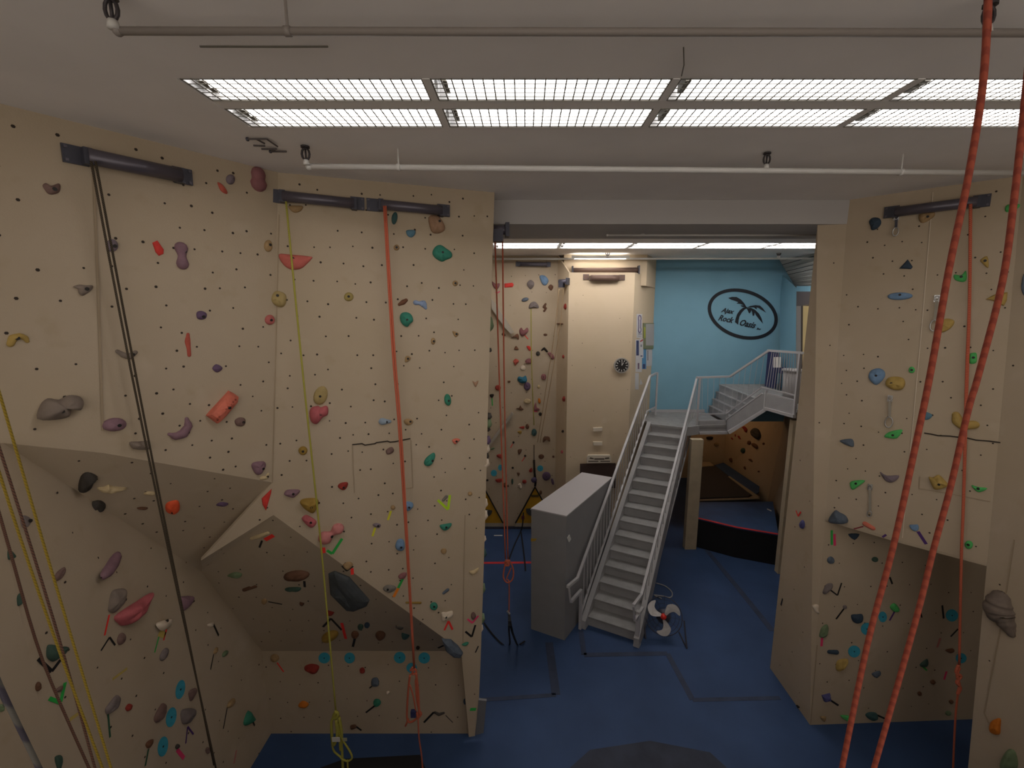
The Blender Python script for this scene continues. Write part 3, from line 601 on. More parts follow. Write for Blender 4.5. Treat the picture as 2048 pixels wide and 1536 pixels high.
T_H = '''
A|w|mauve|brown crescent hold|p 580 1300 625 1270 690 1310 790 1275 825 1300 810 1390 730 1425 660 1420 610 1360|brown crescent|738 1357
B|1|greypurple|small grey ring hold|e 655 1437 36 38|grey ring|668 1440
B|1|red|bright red wedge hold|p 890 1420 920 1408 958 1460 955 1485 930 1498 910 1475|bright red wedge||.4|f
B|P|lilac|lilac bone-shaped hold|s 362 496 13 364 512 8 365 528 12|lilac bone|368 503
B|1|greypurple|dull purple round hold|e 1348 1050 27 30|dull purple round
B|1|brick|red sliver hold|p 1272 1068 1300 1080 1330 1125 1322 1135 1290 1115|red sliver||.5
B|1|rose|big rose figure-eight hold|s 1510 1018 42 1511 1046 38 1512 1074 48|rose figure-eight
C|1|tan|tan bowl hold|p 1690 1205 1770 1205 1760 1235 1725 1245 1700 1230|
B|5|tan|tan teardrop hold|e 213 538 32 45|tan teardrop|220 530
C|5|pink|pink half-moon hold|p 295 603 380 603 520 618 548 632 480 700 430 717 380 715 330 680|pink half-moon|407 636|.35
C|5|dteal|dark teal oblong hold|e 1172 328 22 48 8|dark teal oblong
C|5|blue|blue half-round hold|p 1262 420 1325 420 1328 450 1300 474 1270 460|blue half-round
C|5|dbrown|large dusty brown hold|p 1430 320 1500 310 1545 370 1550 420 1500 445 1450 425|dusty brown|1510 355
C|5|tan|small tan round hold|e 1187 551 22 22||1187 551
C|5|teal|large teal pear-shaped hold|p 1460 590 1480 545 1520 530 1565 560 1605 590 1605 625 1560 645 1530 658 1480 630|teal pear|1533 590
C|5|oval|olive doughnut hold|p 237 935 250 895 285 880 345 905 352 960 330 998 290 1000 245 970|olive doughnut|290 915
B|5|pinkring|pink pitted round hold|e 225 1098 38 38|pink pitted round|228 1100
C|5|olive|olive oval button hold|e 825 924 36 34|olive button|825 922|.3
C|5|tan|small tan round hold|e 1632 822 21 21||1632 822
C|5|brown|small brown crescent hold|s 1208 982 12 1238 965 20 1260 950 14|small brown crescent|1240 962
C|5|lblue|pale blue bone hold|s 1332 968 19 1358 972 14 1390 976 28 1408 1008 13|pale blue bone|1385 968
C|5|teal|teal knobbly hold|p 1212 1085 1225 1050 1265 1040 1300 1060 1312 1105 1290 1130 1268 1152 1230 1130|teal knobbly|1265 1098|.6
C|5|tan|tan heart-shaped hold|p 1610 1185 1640 1190 1660 1205 1650 1222 1630 1228|tan heart|1640 1206
C|5|tan|small tan oval hold|e 1465 1260 17 26||1468 1260
C|5|tan|tan tadpole hold|p 1250 1415 1255 1380 1275 1372 1295 1385 1285 1408 1260 1420|tan tadpole|1273 1392
B|2|mauve|small mauve knob|p 1922 1395 1960 1372 2005 1380 2005 1420 1980 1445 1935 1435|mauve knob|1985 1408
C|6|oval|tall khaki oval hold|e 612 155 52 73 20|khaki oval|610 158|.35
C|6|bpink|pink two-lobed hold|p 525 290 545 245 595 235 610 245 650 232 668 250 665 300 630 320 600 355 575 370 540 350|pink two-lobed|617 288|.6
C|6|pblue|pale blue club hold|s 1080 352 28 1135 353 14|pale blue club|1112 353
C|6|tan|tan cup hold|p 1243 345 1275 330 1310 345 1305 370 1275 380 1250 368|tan cup|1292 350
C|6|green|green oval hold|e 1575 188 26 45 -8|green oval|1580 192
C|6|dbrown|tiny brown wedge hold|p 1763 45 1785 55 1808 42 1800 70 1785 90|
C|6|gold|brown-yellow round hold|e 478 573 34 33|brown-yellow round|480 575
C|6|mauve|mauve claw hold|p 1107 570 1150 545 1168 570 1150 595 1115 600|mauve claw
C|6|salmon|small salmon hold|p 1608 495 1640 480 1670 490 1650 510 1630 525|small salmon|1640 500
C|6|teal|green crescent hold|p 1397 655 1420 620 1470 588 1480 620 1460 670 1430 690 1400 680|green crescent|1458 645
B|6|lilac|lilac bucket hold|p 85 690 110 660 180 655 192 690 160 745 120 752|lilac bucket|165 705
B|6|cream|small cream hook hold|s 165 782 15 198 778 14 213 750 9|cream hook|205 770
C|6|lilac|lilac wedge hold|p 335 895 360 870 440 868 455 885 425 915 400 930 350 915|lilac wedge|408 895
C|6|crim|dark red knob|p 742 845 760 820 810 812 820 830 800 865 775 872|dark red knob|788 848
C|6|gold|mustard bowl hold|p 458 970 475 940 560 932 595 950 590 990 555 1045 500 1020|mustard bowl|547 990|.6
C|6|bpink|pink saddle hold|p 470 1085 500 1060 545 1080 580 1110 570 1140 535 1155 490 1120|pink saddle|540 1110
C|6|ppink|large pale pink double ball hold|s 652 1230 55 700 1200 24 742 1166 46|pale pink double ball|700 1213|.6
C|6|sky|blue round hold|p 1240 970 1275 958 1310 970 1312 1000 1275 1030 1243 1010|blue round|1282 996
C|6|tan|small tan knob|e 1160 1005 18 17|
C|6|greypurple|grey winged hold|p 1005 1135 1035 1122 1068 1135 1055 1158 1025 1150|grey winged|1048 1140
C|6|smoke|small grey bolt-on hold|s 1542 948 11 1565 922 12|small grey bolt-on
C|6|teal|green half-moon hold|p 1513 1142 1560 1128 1605 1125 1585 1165 1545 1178|green half-moon|1562 1148
C|6|tan|small tan knob|e 1745 900 17 16|
C|6|sky|blue bell hold|p 1178 1300 1195 1250 1230 1243 1250 1280 1240 1325 1200 1330|blue bell|1222 1297
C|6|tan|small tan knob|e 1545 1335 22 21|
C|6|cream|cream crescent hold|p 1735 1490 1775 1478 1810 1460 1795 1500 1760 1512|cream crescent
C|6|tan|square tan hold|p 780 1440 830 1415 857 1440 815 1478|square tan
C|7|rose|small rose hold|p 1200 80 1230 55 1265 55 1250 95 1215 100|small rose
U2|6|red|flat scarlet volume|p 165 935 240 862 235 900 198 1028 172 985|scarlet volume||.3|f
U3|6|cream|cream pencil hold|s 90 1240 13 150 1222 16 212 1198 12|cream pencil
C|7|smoke|grey potato hold|p 1085 170 1120 145 1175 155 1180 180 1140 200 1095 190|grey potato|1120 172
C|7|gold|thin mustard ledge hold|s 1262 281 7 1368 283 9|thin mustard ledge
C|7|slate2|small slate hold|s 1545 208 11 1575 184 12|small slate
C|7|teal|teal ball hold|e 1470 307 30 29|teal ball|1470 300|.6
C|7|white|white double-pocket hold|p 1525 385 1530 355 1570 352 1610 342 1612 380 1580 395 1560 410 1530 418|white double-pocket|1560 380
C|7|mauve|small mauve hold|e 1770 380 19 28|small mauve
C|7|green|small jade hold|p 1680 600 1715 580 1735 585 1715 608|small jade
U3|7|slate|huge slate slab hold|p 670 60 720 40 830 85 985 260 960 300 870 340 820 330 690 200|slate slab||.3|f
U3|7|umber|broad dark brown hold|e 430 72 98 36 -5|broad dark brown
U3|7|umber|brown bar hold|s 35 183 13 122 152 14|brown bar
U3|7|dgreen|dark green bracket hold|p 340 180 370 165 460 165 450 190 400 190|dark green bracket
U3|7|tan|small tan knob|e 185 270 22 20|
U3|7|umber|small brown knob|e 470 285 18 18|
U3|7|crim|dark red round hold|p 655 350 690 320 720 340 700 372 668 372|dark red round
U3|7|dgreen|small green ball hold|e 915 463 22 21|small green ball
U3|7|navy|small navy ball hold|e 964 450 21 20|
U3|7|brown|brown knob with tape below|e 873 520 29 26|brown taped knob
U3|7|gold|mustard leaf hold|e 685 530 66 34 -20|mustard leaf
U3|7|umber|round brown hold|e 1066 525 38 31|round brown
U3|7|char|small black claw hold|p 1178 465 1215 460 1240 470 1225 485 1200 475|
U3|7|dteal|dim teal round hold|e 1256 518 32 34|dim teal round
U3|7|black|small black knob|e 1350 622 14 13|
C|7|slate2|slate blue block hold|p 1528 553 1600 558 1655 605 1690 655 1670 692 1620 690 1562 642|slate blue block||.6|f
E|7|tan|tan cup hold|e 265 700 33 29|
E|7|crim|red-brown bowl hold|p 490 765 540 745 600 760 590 800 560 818 510 795|red-brown bowl
E|7|crim|small dark red hold|p 908 785 930 772 946 785 945 812 918 815|small dark red
E|7|slate2|slate barrel hold|p 1000 860 1040 850 1055 880 1050 910 1005 912|slate barrel
E|7|white|tiny white knob|e 1123 963 14 12|tiny white knob
E|7|green|green round hold|e 1040 1038 29 29|green round
E|7|amber|rust-orange hold|p 445 1055 475 1025 520 1045 510 1070 460 1075|rust-orange
E|7|umber|brown peg hold|p 838 1215 875 1205 882 1230 845 1240|brown peg
E|7|char|black moustache hold|s 1480 1114 9 1510 1128 12 1545 1118 8|black moustache
E|7|navy|small navy hold|e 1708 1030 14 22|
D|7|green|bright green clover hold|p 25 1190 60 1100 105 1160 95 1180 45 1215|green clover
A|2|grey|grey moth-shaped hold|p 597 300 650 283 700 290 755 290 760 315 720 350 672 375 645 355 635 320|grey moth|705 318|.6
A|2|straw|yellow arch hold|s 85 772 28 108 718 34 160 704 30 205 720 26 222 748 17|yellow arch|140 720|.7
A|2|grey|big grey boulder hold|p 305 1380 330 1270 390 1215 480 1225 560 1190 650 1200 685 1250 660 1305 580 1300 560 1360 450 1390|grey boulder|488 1305|.8
B|2|lilac|smooth lilac oval hold|e 935 1430 102 55 -5|lilac oval|968 1430|.5
B|2|grey|grey smile-shaped hold|s 962 830 17 1010 860 25 1060 873 29 1108 838 19|grey smile|1085 855
B|2|purple|dark purple chip hold|p 1612 510 1650 498 1690 520 1685 560 1640 570 1612 555|dark purple chip|1660 545
B|2|brick|red slug hold|s 1540 690 13 1536 750 22 1546 810 16 1550 862 15|red slug||.4
B|2|purple|purple pebble hold|p 1738 970 1770 935 1820 960 1810 985 1775 1003|purple pebble
B|2|salmon|ribbed salmon brick hold|p 1685 1355 1725 1308 1825 1200 1870 1150 1905 1172 1945 1200 1942 1240 1900 1290 1820 1372 1770 1418 1725 1385|salmon brick|1847 1280|.75|f
B|2|lilac|lilac banana hold|s 1528 1382 15 1542 1440 33 1500 1505 41 1440 1525 35 1385 1508 13|lilac banana|1532 1490|.6
B|3|grey|grey stub hold|p 1060 140 1130 135 1220 130 1228 180 1200 200 1090 195|grey stub||.7
U1|3|char|dark grey jug hold|p 640 520 660 420 720 385 800 420 770 460 740 520 680 540|dark grey jug||.6
U1|3|cream|cream fin hold|p 795 510 850 505 890 488 920 500 1040 512 970 530 880 540 820 530|cream fin||.8
U1|3|cream|small cream ledge hold|p 1180 565 1200 545 1270 548 1260 570|small cream ledge
U1|3|umber|thin brown sliver hold|p 1120 680 1160 670 1210 675 1190 690|
U1|3|char|black slotted hold|p 640 740 680 660 800 615 860 640 855 685 790 710 700 745|black slotted||.5
U1|3|orange|bright orange shield hold|p 1355 655 1390 625 1460 620 1470 690 1415 720 1365 705|orange shield|1415 692
U1|3|purple|small purple hold|p 1770 655 1810 630 1870 640 1840 660|small purple
U1|3|umber|brown chip hold|p 1455 1150 1480 1132 1530 1120 1500 1150|
D|3|ash|ash grey round hold|p 165 760 200 740 245 765 240 810 205 845 175 830|ash grey round|225 785
D|3|mauve|mauve wedge hold|p 440 1250 470 1200 525 1165 530 1200 490 1260 455 1280|mauve wedge
D|3|lilac|purple glove-shaped hold|s 935 1085 36 915 1140 36 872 1205 34 845 1235 24|purple glove||.6
F|3|dgreen|small dark green hold|p 60 1040 75 1020 120 1075 95 1100 65 1100|
F|3|dgreen|small dark green hold|p 140 1400 180 1370 185 1440 155 1480 140 1470|
U3|3|sage|dark olive crescent hold|p 1865 1230 1920 1205 1980 1215 1970 1245 1900 1240|dark olive crescent
D|4|grey|grey seal-shaped hold|p 885 220 905 110 940 75 1015 65 1020 110 990 200 930 265 890 250|grey seal|990 158
D|4|bpink|long pink shell hold|p 935 295 1060 205 1120 170 1225 105 1240 120 1180 230 1130 290 1060 350 1000 372 965 350|pink shell||.6
D|4|lilac|lilac arrowhead hold|p 1465 150 1490 130 1560 130 1572 160 1520 235 1480 243|lilac arrowhead|1550 178
D|4|mauve|mauve bean hold|e 990 478 31 52 15|mauve bean
D|4|white|pale skull-shaped hold|p 1283 350 1330 330 1385 325 1380 370 1360 395 1330 410 1295 385|pale skull|1335 345
D|4|ash|ash pebble hold|e 1340 605 26 58 25|ash pebble
D|4|dgreen|dark green helmet hold|p 378 600 385 535 420 525 490 540 550 545 520 600 470 640 430 665 390 640|green helmet||.6
D|4|umber|rust speck hold|e 308 868 20 40 10|rust speck
D|4|mauve|small mauve hold|p 445 910 470 880 510 860 490 910|
D|4|ash|grey-brown mitten hold|p 858 1060 880 1020 950 938 985 970 950 1040 900 1085 870 1095|grey-brown mitten
D|4|crim|rust pebble hold|p 1025 1045 1050 1010 1078 1020 1070 1055 1040 1070|rust pebble
D|4|white|small chalky chip hold|p 1697 360 1745 340 1740 375 1715 380|small chalky chip
D|4|tan|tan seed hold|e 1765 575 14 30 25|
D|4|sage|olive seed hold|e 1840 600 16 32 35|olive seed
D|4|mauve|mauve tooth hold|p 1545 910 1595 880 1605 900 1565 985 1548 965|mauve tooth
D|4|mauve|brown fish-shaped hold|p 1260 1120 1320 1010 1355 1020 1350 1080 1320 1130 1275 1165|brown fish
D|4|ash|grey cup hold|p 1480 1070 1540 1045 1590 1060 1580 1110 1540 1170 1490 1170|grey cup
D|4|tan|tan seed hold|e 1890 1005 20 48 35|
D|4|char|small black knob|e 1450 1360 15 22 20|
D|4|brown|brown peg hold|p 1190 1350 1210 1315 1250 1300 1240 1350 1210 1375|
D|4|mauve|small mauve hold|e 1700 1392 18 28|
F|4|dgreen|green spoon-shaped hold|p 445 1450 490 1430 503 1460 490 1545 468 1545|green spoon
F|4|sage|small sage hold|e 6 1045 18 32|
H1|a|navy|navy egg hold|p 820 325 850 297 905 305 915 345 880 385 840 395 830 360|navy egg||.6
H1|a|tan|tan block hold|p 1210 310 1225 260 1280 250 1335 255 1330 290 1245 340|tan block|1283 292
H2|a|lime|dim green hold|p 1890 230 1910 195 2005 190 1990 225 1910 255|dim green
H1|a|navy|navy triangle hold|p 1058 698 1125 625 1165 685 1150 702|navy triangle||.6|f
H2|a|lime|green basket hold|p 1490 745 1545 750 1580 715 1590 760 1580 795 1545 803 1495 785|green basket|1545 763
H1|a|sky|long blue lozenge hold|e 1063 915 100 30 -2|blue lozenge|1065 905|.6
H2|a|straw|yellow dart hold|p 1695 630 1750 600 1762 685 1740 685 1710 655|yellow dart|1732 637
H2|a|straw|big yellow angular hold|p 1740 940 1790 910 1850 885 1910 885 1905 950 1880 992 1840 975 1790 950|yellow angular|1855 913|.5|f
H2|a|straw|yellow beak hold|p 1380 1120 1430 1090 1490 1110 1470 1160 1400 1200 1370 1170|yellow beak
H2|a|lime|green dice hold|p 1605 1375 1660 1360 1670 1400 1660 1440 1612 1445|green dice|1640 1397
K|a|slate2|blue-grey hold at the fin edge|p 2045 735 2025 800 2025 870 2045 905|
H1|b|sky|blue shield hold|p 815 120 840 80 900 65 942 90 940 140 880 197 830 160|blue shield|878 120
H1|b|straw|yellow nugget hold|p 950 185 970 140 1030 130 1090 145 1105 190 1080 230 1020 235 970 215|yellow nugget|998 180|.6
H1|b|lime|small green round hold|e 1156 78 25 26||1156 78
H2|b|blue|small blue beak hold|p 1255 410 1300 420 1318 440 1290 468 1255 465|small blue beak
H2|b|straw|large yellow banana hold|s 1505 432 30 1518 480 42 1560 518 40 1642 510 40|yellow banana||.6
H1|b|lime|green bat hold|p 940 600 970 570 1020 555 1085 550 1040 615 960 612|green bat|1008 588
H1|b|slate2|slate paddle hold|p 590 635 640 622 690 625 702 675 680 682 620 660|slate paddle
H1|b|greypurple|purple-grey smile hold|p 905 880 960 910 1055 908 1030 950 985 965 940 940|purple-grey smile
H1|b|lime|green swallow hold|p 668 970 700 950 790 948 740 990 690 1022|green swallow|718 968
H2|b|straw|chalky yellow jug hold|p 1290 920 1320 925 1370 905 1420 950 1445 985 1400 1010 1340 1020 1315 985|chalky yellow jug|1370 970|.7
H2|b|lime|green leaf hold|p 1625 985 1680 1000 1750 1010 1690 1042 1650 1020|green leaf|1678 1010
H1|b|slate2|slate anvil hold|p 497 1265 550 1185 590 1200 640 1230 652 1280 560 1285|slate anvil||.8
H1|b|salmon|salmon bone hold|s 790 1290 21 850 1325 18|salmon bone
H2|b|sky|blue cap hold|p 1138 1300 1175 1296 1205 1298 1210 1335 1180 1348 1150 1330|blue cap
HL|b|navy|dark navy hold under the lip|p 655 1370 740 1370 700 1415|dark navy
H2|b|lime|small green round hold|e 1605 1455 33 33||1600 1450
G|b|indigo|small purple hold|e 297 1295 18 35|
HL|c|slate2|small blue ball hold|e 442 135 24 24|small blue ball
HL|c|ash|grey-lilac hook hold|p 388 350 410 300 450 292 450 320 405 362|grey-lilac hook
G|c|white|white bow hold|p 318 440 360 435 358 470 368 495 335 480|white bow
HL|c|ash|tiny grey knob|e 537 450 14 13|
HL|c|navy|navy bowl hold|p 580 505 620 500 655 500 655 535 620 560 590 545|navy bowl
HL|c|lime|green frog-shaped hold|p 840 450 870 425 900 455 895 480 865 480|green frog
HL|c|sage|pale green hold|p 365 650 380 590 415 568 425 600 400 650|pale green
HL|c|navy|navy and green double hold|s 432 752 13 480 755 16|navy double
HL|c|straw|yellow crumpled hold|p 475 860 490 810 555 800 550 830 515 870 490 880|yellow crumpled
HL|c|slate2|slate cup hold|p 718 900 770 880 775 905 745 925|slate cup
HL|c|dgreen|green shark-fin hold|p 1040 840 1090 800 1095 830 1070 855|green shark-fin
HL|c|brown|small brown hold|p 1110 955 1130 940 1148 955 1130 972|
HL|c|brown|small brown hold|e 1040 1033 14 13|
HL|c|brown|small brown hold|p 1238 1085 1255 1075 1270 1088 1250 1103|
HL|c|sage|small olive hold|e 1233 1165 20 16|
HL|c|brown|brown scoop hold|p 1213 740 1265 730 1270 750 1240 758|brown scoop
HL|c|dgreen|small green oval hold|e 740 130 22 17|small green oval
HL|c|indigo|purple cube hold|p 380 1045 435 1030 440 1075 395 1082|purple cube||.8|f
HL|c|tan|tan wedge hold|p 370 1190 410 1190 395 1220|tan wedge
HL|c|lime|green melon-slice hold|p 505 1180 575 1185 570 1215 540 1210|green melon-slice
HL|c|dteal|dusty teal hold|p 675 1180 700 1160 750 1165 752 1200 715 1212|dusty teal
G|c|black|small black hold|p 215 1110 235 1125 225 1132|
K|c|horn|big grey ridged horn hold|s 1588 395 64 1582 415 80 1580 432 77 1578 452 92 1580 475 93 1586 490 84 1590 506 87 1612 535 70 1620 548 60 1628 566 60 1645 600 42 1658 630 28|grey ridged horn||.62
K|c|amber|orange block hold|p 1525 1225 1585 1200 1588 1260 1580 1310 1520 1290|orange block||.7
K|c|sage|pale green thumb hold|p 1595 1540 1600 1470 1640 1410 1690 1430 1700 1540|pale green thumb||.6
L|m|red|red tag hold|p 350 245 495 230 520 265 500 310 355 320|red tag||.3|f
L|m|ash|grey teardrop hold|p 760 230 820 180 885 220 880 290 825 350 770 290|grey teardrop|
L|m|sky|blue pear hold|p 985 110 1080 100 1145 180 1120 260 1070 280 1020 230|blue pear
L|m|umber|brown leaf hold|p 1140 310 1185 260 1235 300 1195 375|brown leaf
L|m|slate2|slate blue lozenge hold|e 725 535 66 36 -15|slate blue lozenge
L|m|ash|grey wing hold|p 790 690 820 600 900 570 965 640 965 690 880 680|grey wing
L|m|umber|brown squiggle hold|s 1095 615 18 1065 670 28 1105 690 18 1070 740 20|brown squiggle
L|m|rose|maroon heart hold|p 130 205 190 250 265 240 255 310 205 350 150 300|maroon heart
L|m|rose|maroon horseshoe hold|p 620 1080 660 1040 700 1090 760 1040 785 1090 750 1150 680 1200 630 1150|maroon horseshoe
L|m|brown|brown boomerang hold|p 470 1230 530 1185 590 1150 615 1200 605 1260 560 1215|brown boomerang
L|m|umber|small brown hold|e 1090 1170 34 22|
L|m|brown|small brown hold|p 525 1435 560 1370 605 1420 600 1440|
L|m|red|red tick hold|p 750 1380 810 1375 830 1440 800 1455|red tick
L|m|umber|small brown hold|p 300 1160 330 1130 370 1170 360 1195 320 1185|
L|m|black|black arch hold|s 1025 1450 14 1070 1415 22 1120 1470 18|black arch
TL|m|crim|thin red hold|e 1455 660 20 55|thin red
TL|m|umber|brown dash hold|p 1310 960 1400 960 1405 985 1310 985|brown dash
L|n|brick|red clover hold|p 520 155 555 118 600 150 575 185 550 210 530 175|red clover
L|n|rose|maroon block hold|p 685 150 720 118 765 120 770 180 700 182|maroon block
L|n|white|pale bowl hold|e 655 245 36 36|pale bowl
L|n|char|black ring hold|e 860 50 28 32|black ring
L|n|rose|maroon tangle hold|p 990 40 1040 35 1085 100 1055 130 1020 90|maroon tangle
L|n|bstar|blue star hold|p 580 400 600 360 650 370 690 350 710 400 700 440 640 455 595 430|blue star
L|n|rose|maroon ring hold|e 938 367 37 43|maroon ring|938 367
L|n|purple|purple doughnut hold|e 712 495 46 58|purple doughnut|712 490
L|n|cream|small cream hold|e 870 500 20 24|
L|n|crim|red button hold|e 315 515 40 38|red button
L|n|brown|small brown hold|e 465 430 18 16|
L|n|amber|orange leaf hold|e 878 695 18 38 -8|orange leaf
L|n|black|black triangle hold|p 200 608 258 605 240 650 215 645|black triangle
L|n|cream|cream shell hold|e 715 700 50 36|cream shell
L|n|umber|brown star hold|p 560 800 600 790 620 755 640 790 665 810 625 825 592 812|brown star
L|n|rose|maroon bird hold|p 795 820 830 715 845 780 880 800 870 830|maroon bird
L|n|black|black diamond hold|p 865 875 893 850 920 875 893 900|black diamond
L|n|dteal|green-grey ring hold|e 807 1125 36 50|green-grey ring|807 1140
L|n|crim|red spike hold|p 600 1058 670 1040 668 1078|red spike
L|n|umber|brown egg hold|e 715 1045 26 36|brown egg
L|n|gold|mustard chip hold|p 580 1110 635 1105 630 1145 600 1140|mustard chip
L|n|umber|dark saddle hold|p 930 1260 935 1190 1015 1185 1022 1250 980 1215|dark saddle
L|n|black|small black knob|e 525 1262 14 16|
L|n|umber|brown hook hold|p 585 1365 640 1355 625 1400 600 1430|brown hook
L|n|sage|olive pod hold|e 240 1347 32 13 -20|olive pod
L|n|crim|red slipper hold|p 295 1435 350 1420 380 1460 360 1480 310 1465|red slipper
L|n|umber|wide brown hold|e 905 1455 38 32|wide brown
L|n|black|small black knob|e 685 1445 15 15|
L|n|umber|small brown hold|e 1070 1455 16 16|
TL|n|crim|small red hold|e 1217 668 16 38|
TL|n|crim|small red hold|e 1208 90 12 26|
TL|n|black|small black knob|e 1200 1110 14 20|
TL|n|bpink|small pink hold|e 1190 1390 14 24|small pink
L|o|black|small black knob|e 165 413 20 14|
L|o|crim|red-brown slab hold|p 280 400 370 390 360 435 300 440|red-brown slab
L|o|black|small black knob|e 515 243 16 14|
L|o|umber|brown arrow hold|p 572 310 612 312 595 355|brown arrow
L|o|crim|scarlet flame hold|p 735 285 770 240 785 280 765 305|scarlet flame
L|o|crim|scarlet round hold|e 675 432 30 27|scarlet round
L|o|white|white fin hold|p 585 480 620 455 640 500 625 535|white fin
L|o|dgreen|green stick hold|e 510 430 14 40|green stick
L|o|purple|big dark purple ring hold|e 975 355 58 58|dark purple ring|975 355
L|o|purple|thin purple hold|e 1058 430 18 46 -15|thin purple
L|o|brown|brown nugget hold|p 380 470 410 445 435 475 420 510 390 500|brown nugget
L|o|umber|small brown hold|e 452 490 12 16|
L|o|umber|small brown hold|e 897 580 18 30|
CR|v|crim|dark red claw hold|p 975 40 1020 25 1070 80 1050 140 1010 80|dark red claw
CR|v|char|big black oval hold|p 1140 130 1200 60 1280 80 1325 200 1280 275 1200 220|big black oval
CR|v|crim|small red-brown hold|p 765 232 790 240 805 275 780 265|
CR|v|crim|small red-brown hold|p 890 205 920 205 948 265 920 255|
CR|v|crim|small red-brown hold|e 845 195 10 26|
CR|v|brown|brown round hold|e 1105 330 34 40|brown round
CR|v|brown|brown hood hold|p 1150 350 1200 340 1260 380 1265 440 1200 420|brown hood
CR|v|dgreen|dark green drop hold|e 993 475 38 50|dark green drop
CR|v|brown|brown thumb hold|p 730 630 780 615 790 690 765 690|brown thumb
CR|v|brown|brown scoop hold|p 1090 640 1140 630 1170 690 1130 665|
CR|v|brown|small brown hold|e 1025 800 16 34 -20|
CR|v|brown|small brown hold|e 1280 865 20 14|
CR|v|umber|small brown hold|e 1372 348 20 22|
CB|v|black|black slot-shaped hold|p 310 220 425 218 410 270 318 268|black slot
CB|v|tan|tan ring hold|e 490 360 44 40|tan ring|488 358
CB|v|brown|small brown hold|e 240 275 12 20|
CB|v|brown|small brown hold|e 230 595 14 12|
'''
T_T = '''
C|6|green|660 1330 700 1355 775 1240|20
C|6|red|633 1308 637 1350|24
C|7|green|1235 100 1200 170|18
C|7|orange|1200 172 1165 238|20
C|7|red|850 20 853 68|22
C|7|red|1550 490 1582 420 1612 485|14
C|7|pink|1725 405 1762 435 1808 380|12
C|7|black|1710 500 1758 540 1785 450|14
C|6|lime|1500 948 1578 1020 1592 910|18
C|6|yellow|1145 1030 1122 1100|16
C|6|yellow|1025 1158 1005 1222|16
C|6|black|772 1448 810 1485 860 1450|10
U3|7|black|488 117 492 163|15
U3|7|black|215 273 320 293|9
U3|7|black|630 465 690 400 770 485|13
U3|7|red|772 435 803 555|16
U3|7|black|872 552 856 615|13
U3|6|red|190 1250 255 1215|28
U3|6|black|168 1255 148 1308|13
U3|7|black|1502 625 1545 605|12
C|7|black|1808 610 1785 660|9
C|7|green|1745 1090 1790 1090|22
E|7|red|282 735 332 806|9
E|7|black|1020 1065 955 1115|12
E|7|black|1000 915 982 930|8
E|7|black|880 1220 922 1250|13
E|7|black|1395 1190 1470 1112|14
E|7|black|1560 1135 1615 1190|5
D|7|black|95 1180 110 1215|10
D|4|black|825 575 895 465 940 530|13
D|4|red|893 280 855 450|14
D|4|green|1300 460 1265 590|10
D|4|red|1362 400 1338 490|12
D|4|faded yellow|1300 430 1350 450|40
D|4|black|310 640 420 745 492 650|28
D|4|green|400 965 492 1000 530 835|28
D|4|faded yellow|570 1140 640 1090|30
D|4|darkgreen|882 1085 900 1285|14
D|4|black|1742 348 1790 452|14
D|4|black|1748 605 1710 800|10
D|4|purple|1520 1335 1535 1198 1582 1260|11
D|4|pink|1448 1385 1506 1456|24
D|4|black|1860 1040 1828 1215|9
D|4|darkgreen|1215 1380 1188 1520|14
D|4|faded pink|1935 1390 1915 1500|14
D|4|faded yellow|920 810 1040 720|20
H1|b|bordeaux|700 1330 775 1310|10
H2|b|purple|1205 1350 1270 1450|24
H1|b|purple|925 1395 955 1375|16
HL|b|green|525 1340 525 1455|16
HL|b|pink|546 1370 549 1462|18
G|b|red|245 1185 262 1230 285 1195|9
HL|c|black|425 325 487 372 515 288|9
G|c|black|120 395 108 440|9
HL|c|black|540 450 478 532|10
HL|c|purple|872 482 838 542|10
HL|c|pink|384 655 380 715|15
HL|c|green|660 795 655 840|16
HL|c|green|1060 850 1090 878|10
HL|c|faded pink|1180 660 1160 722|12
HL|c|pink|1222 885 1206 940|12
HL|c|black|1193 440 1203 528|11
HL|c|black|1300 598 1250 650|10
HL|c|black|840 250 857 296|11
HL|c|black|1045 480 1056 522|9
HL|c|black|430 1072 494 1114|12
HL|c|black|752 1178 806 1202|11
L|m|pink|190 400 215 420 270 385|16
L|m|red|715 1175 780 1250|16
L|n|green|232 655 237 760|14
L|n|red|515 1280 485 1335|9
L|n|red|680 1460 640 1520|9
L|n|pink|795 832 850 840|16
'''
T_D = '''
E|7|640 700 44 41
E|7|832 700 40 41
E|7|1212 697 44 43
E|7|1398 700 44 42
E|7|1303 775 40 38
D|4|1475 893 36 80 12
D|4|1400 1120 40 83 12
D|4|1332 1360 40 84 10
HL|c|685 598 40 41
HL|c|600 750 41 40
HL|c|792 517 28 36
HL|c|1258 507 41 41
HL|c|1320 795 36 34
L|o|258 315 42 44
L|o|345 240 30 41
L|o|890 250 41 42
'''
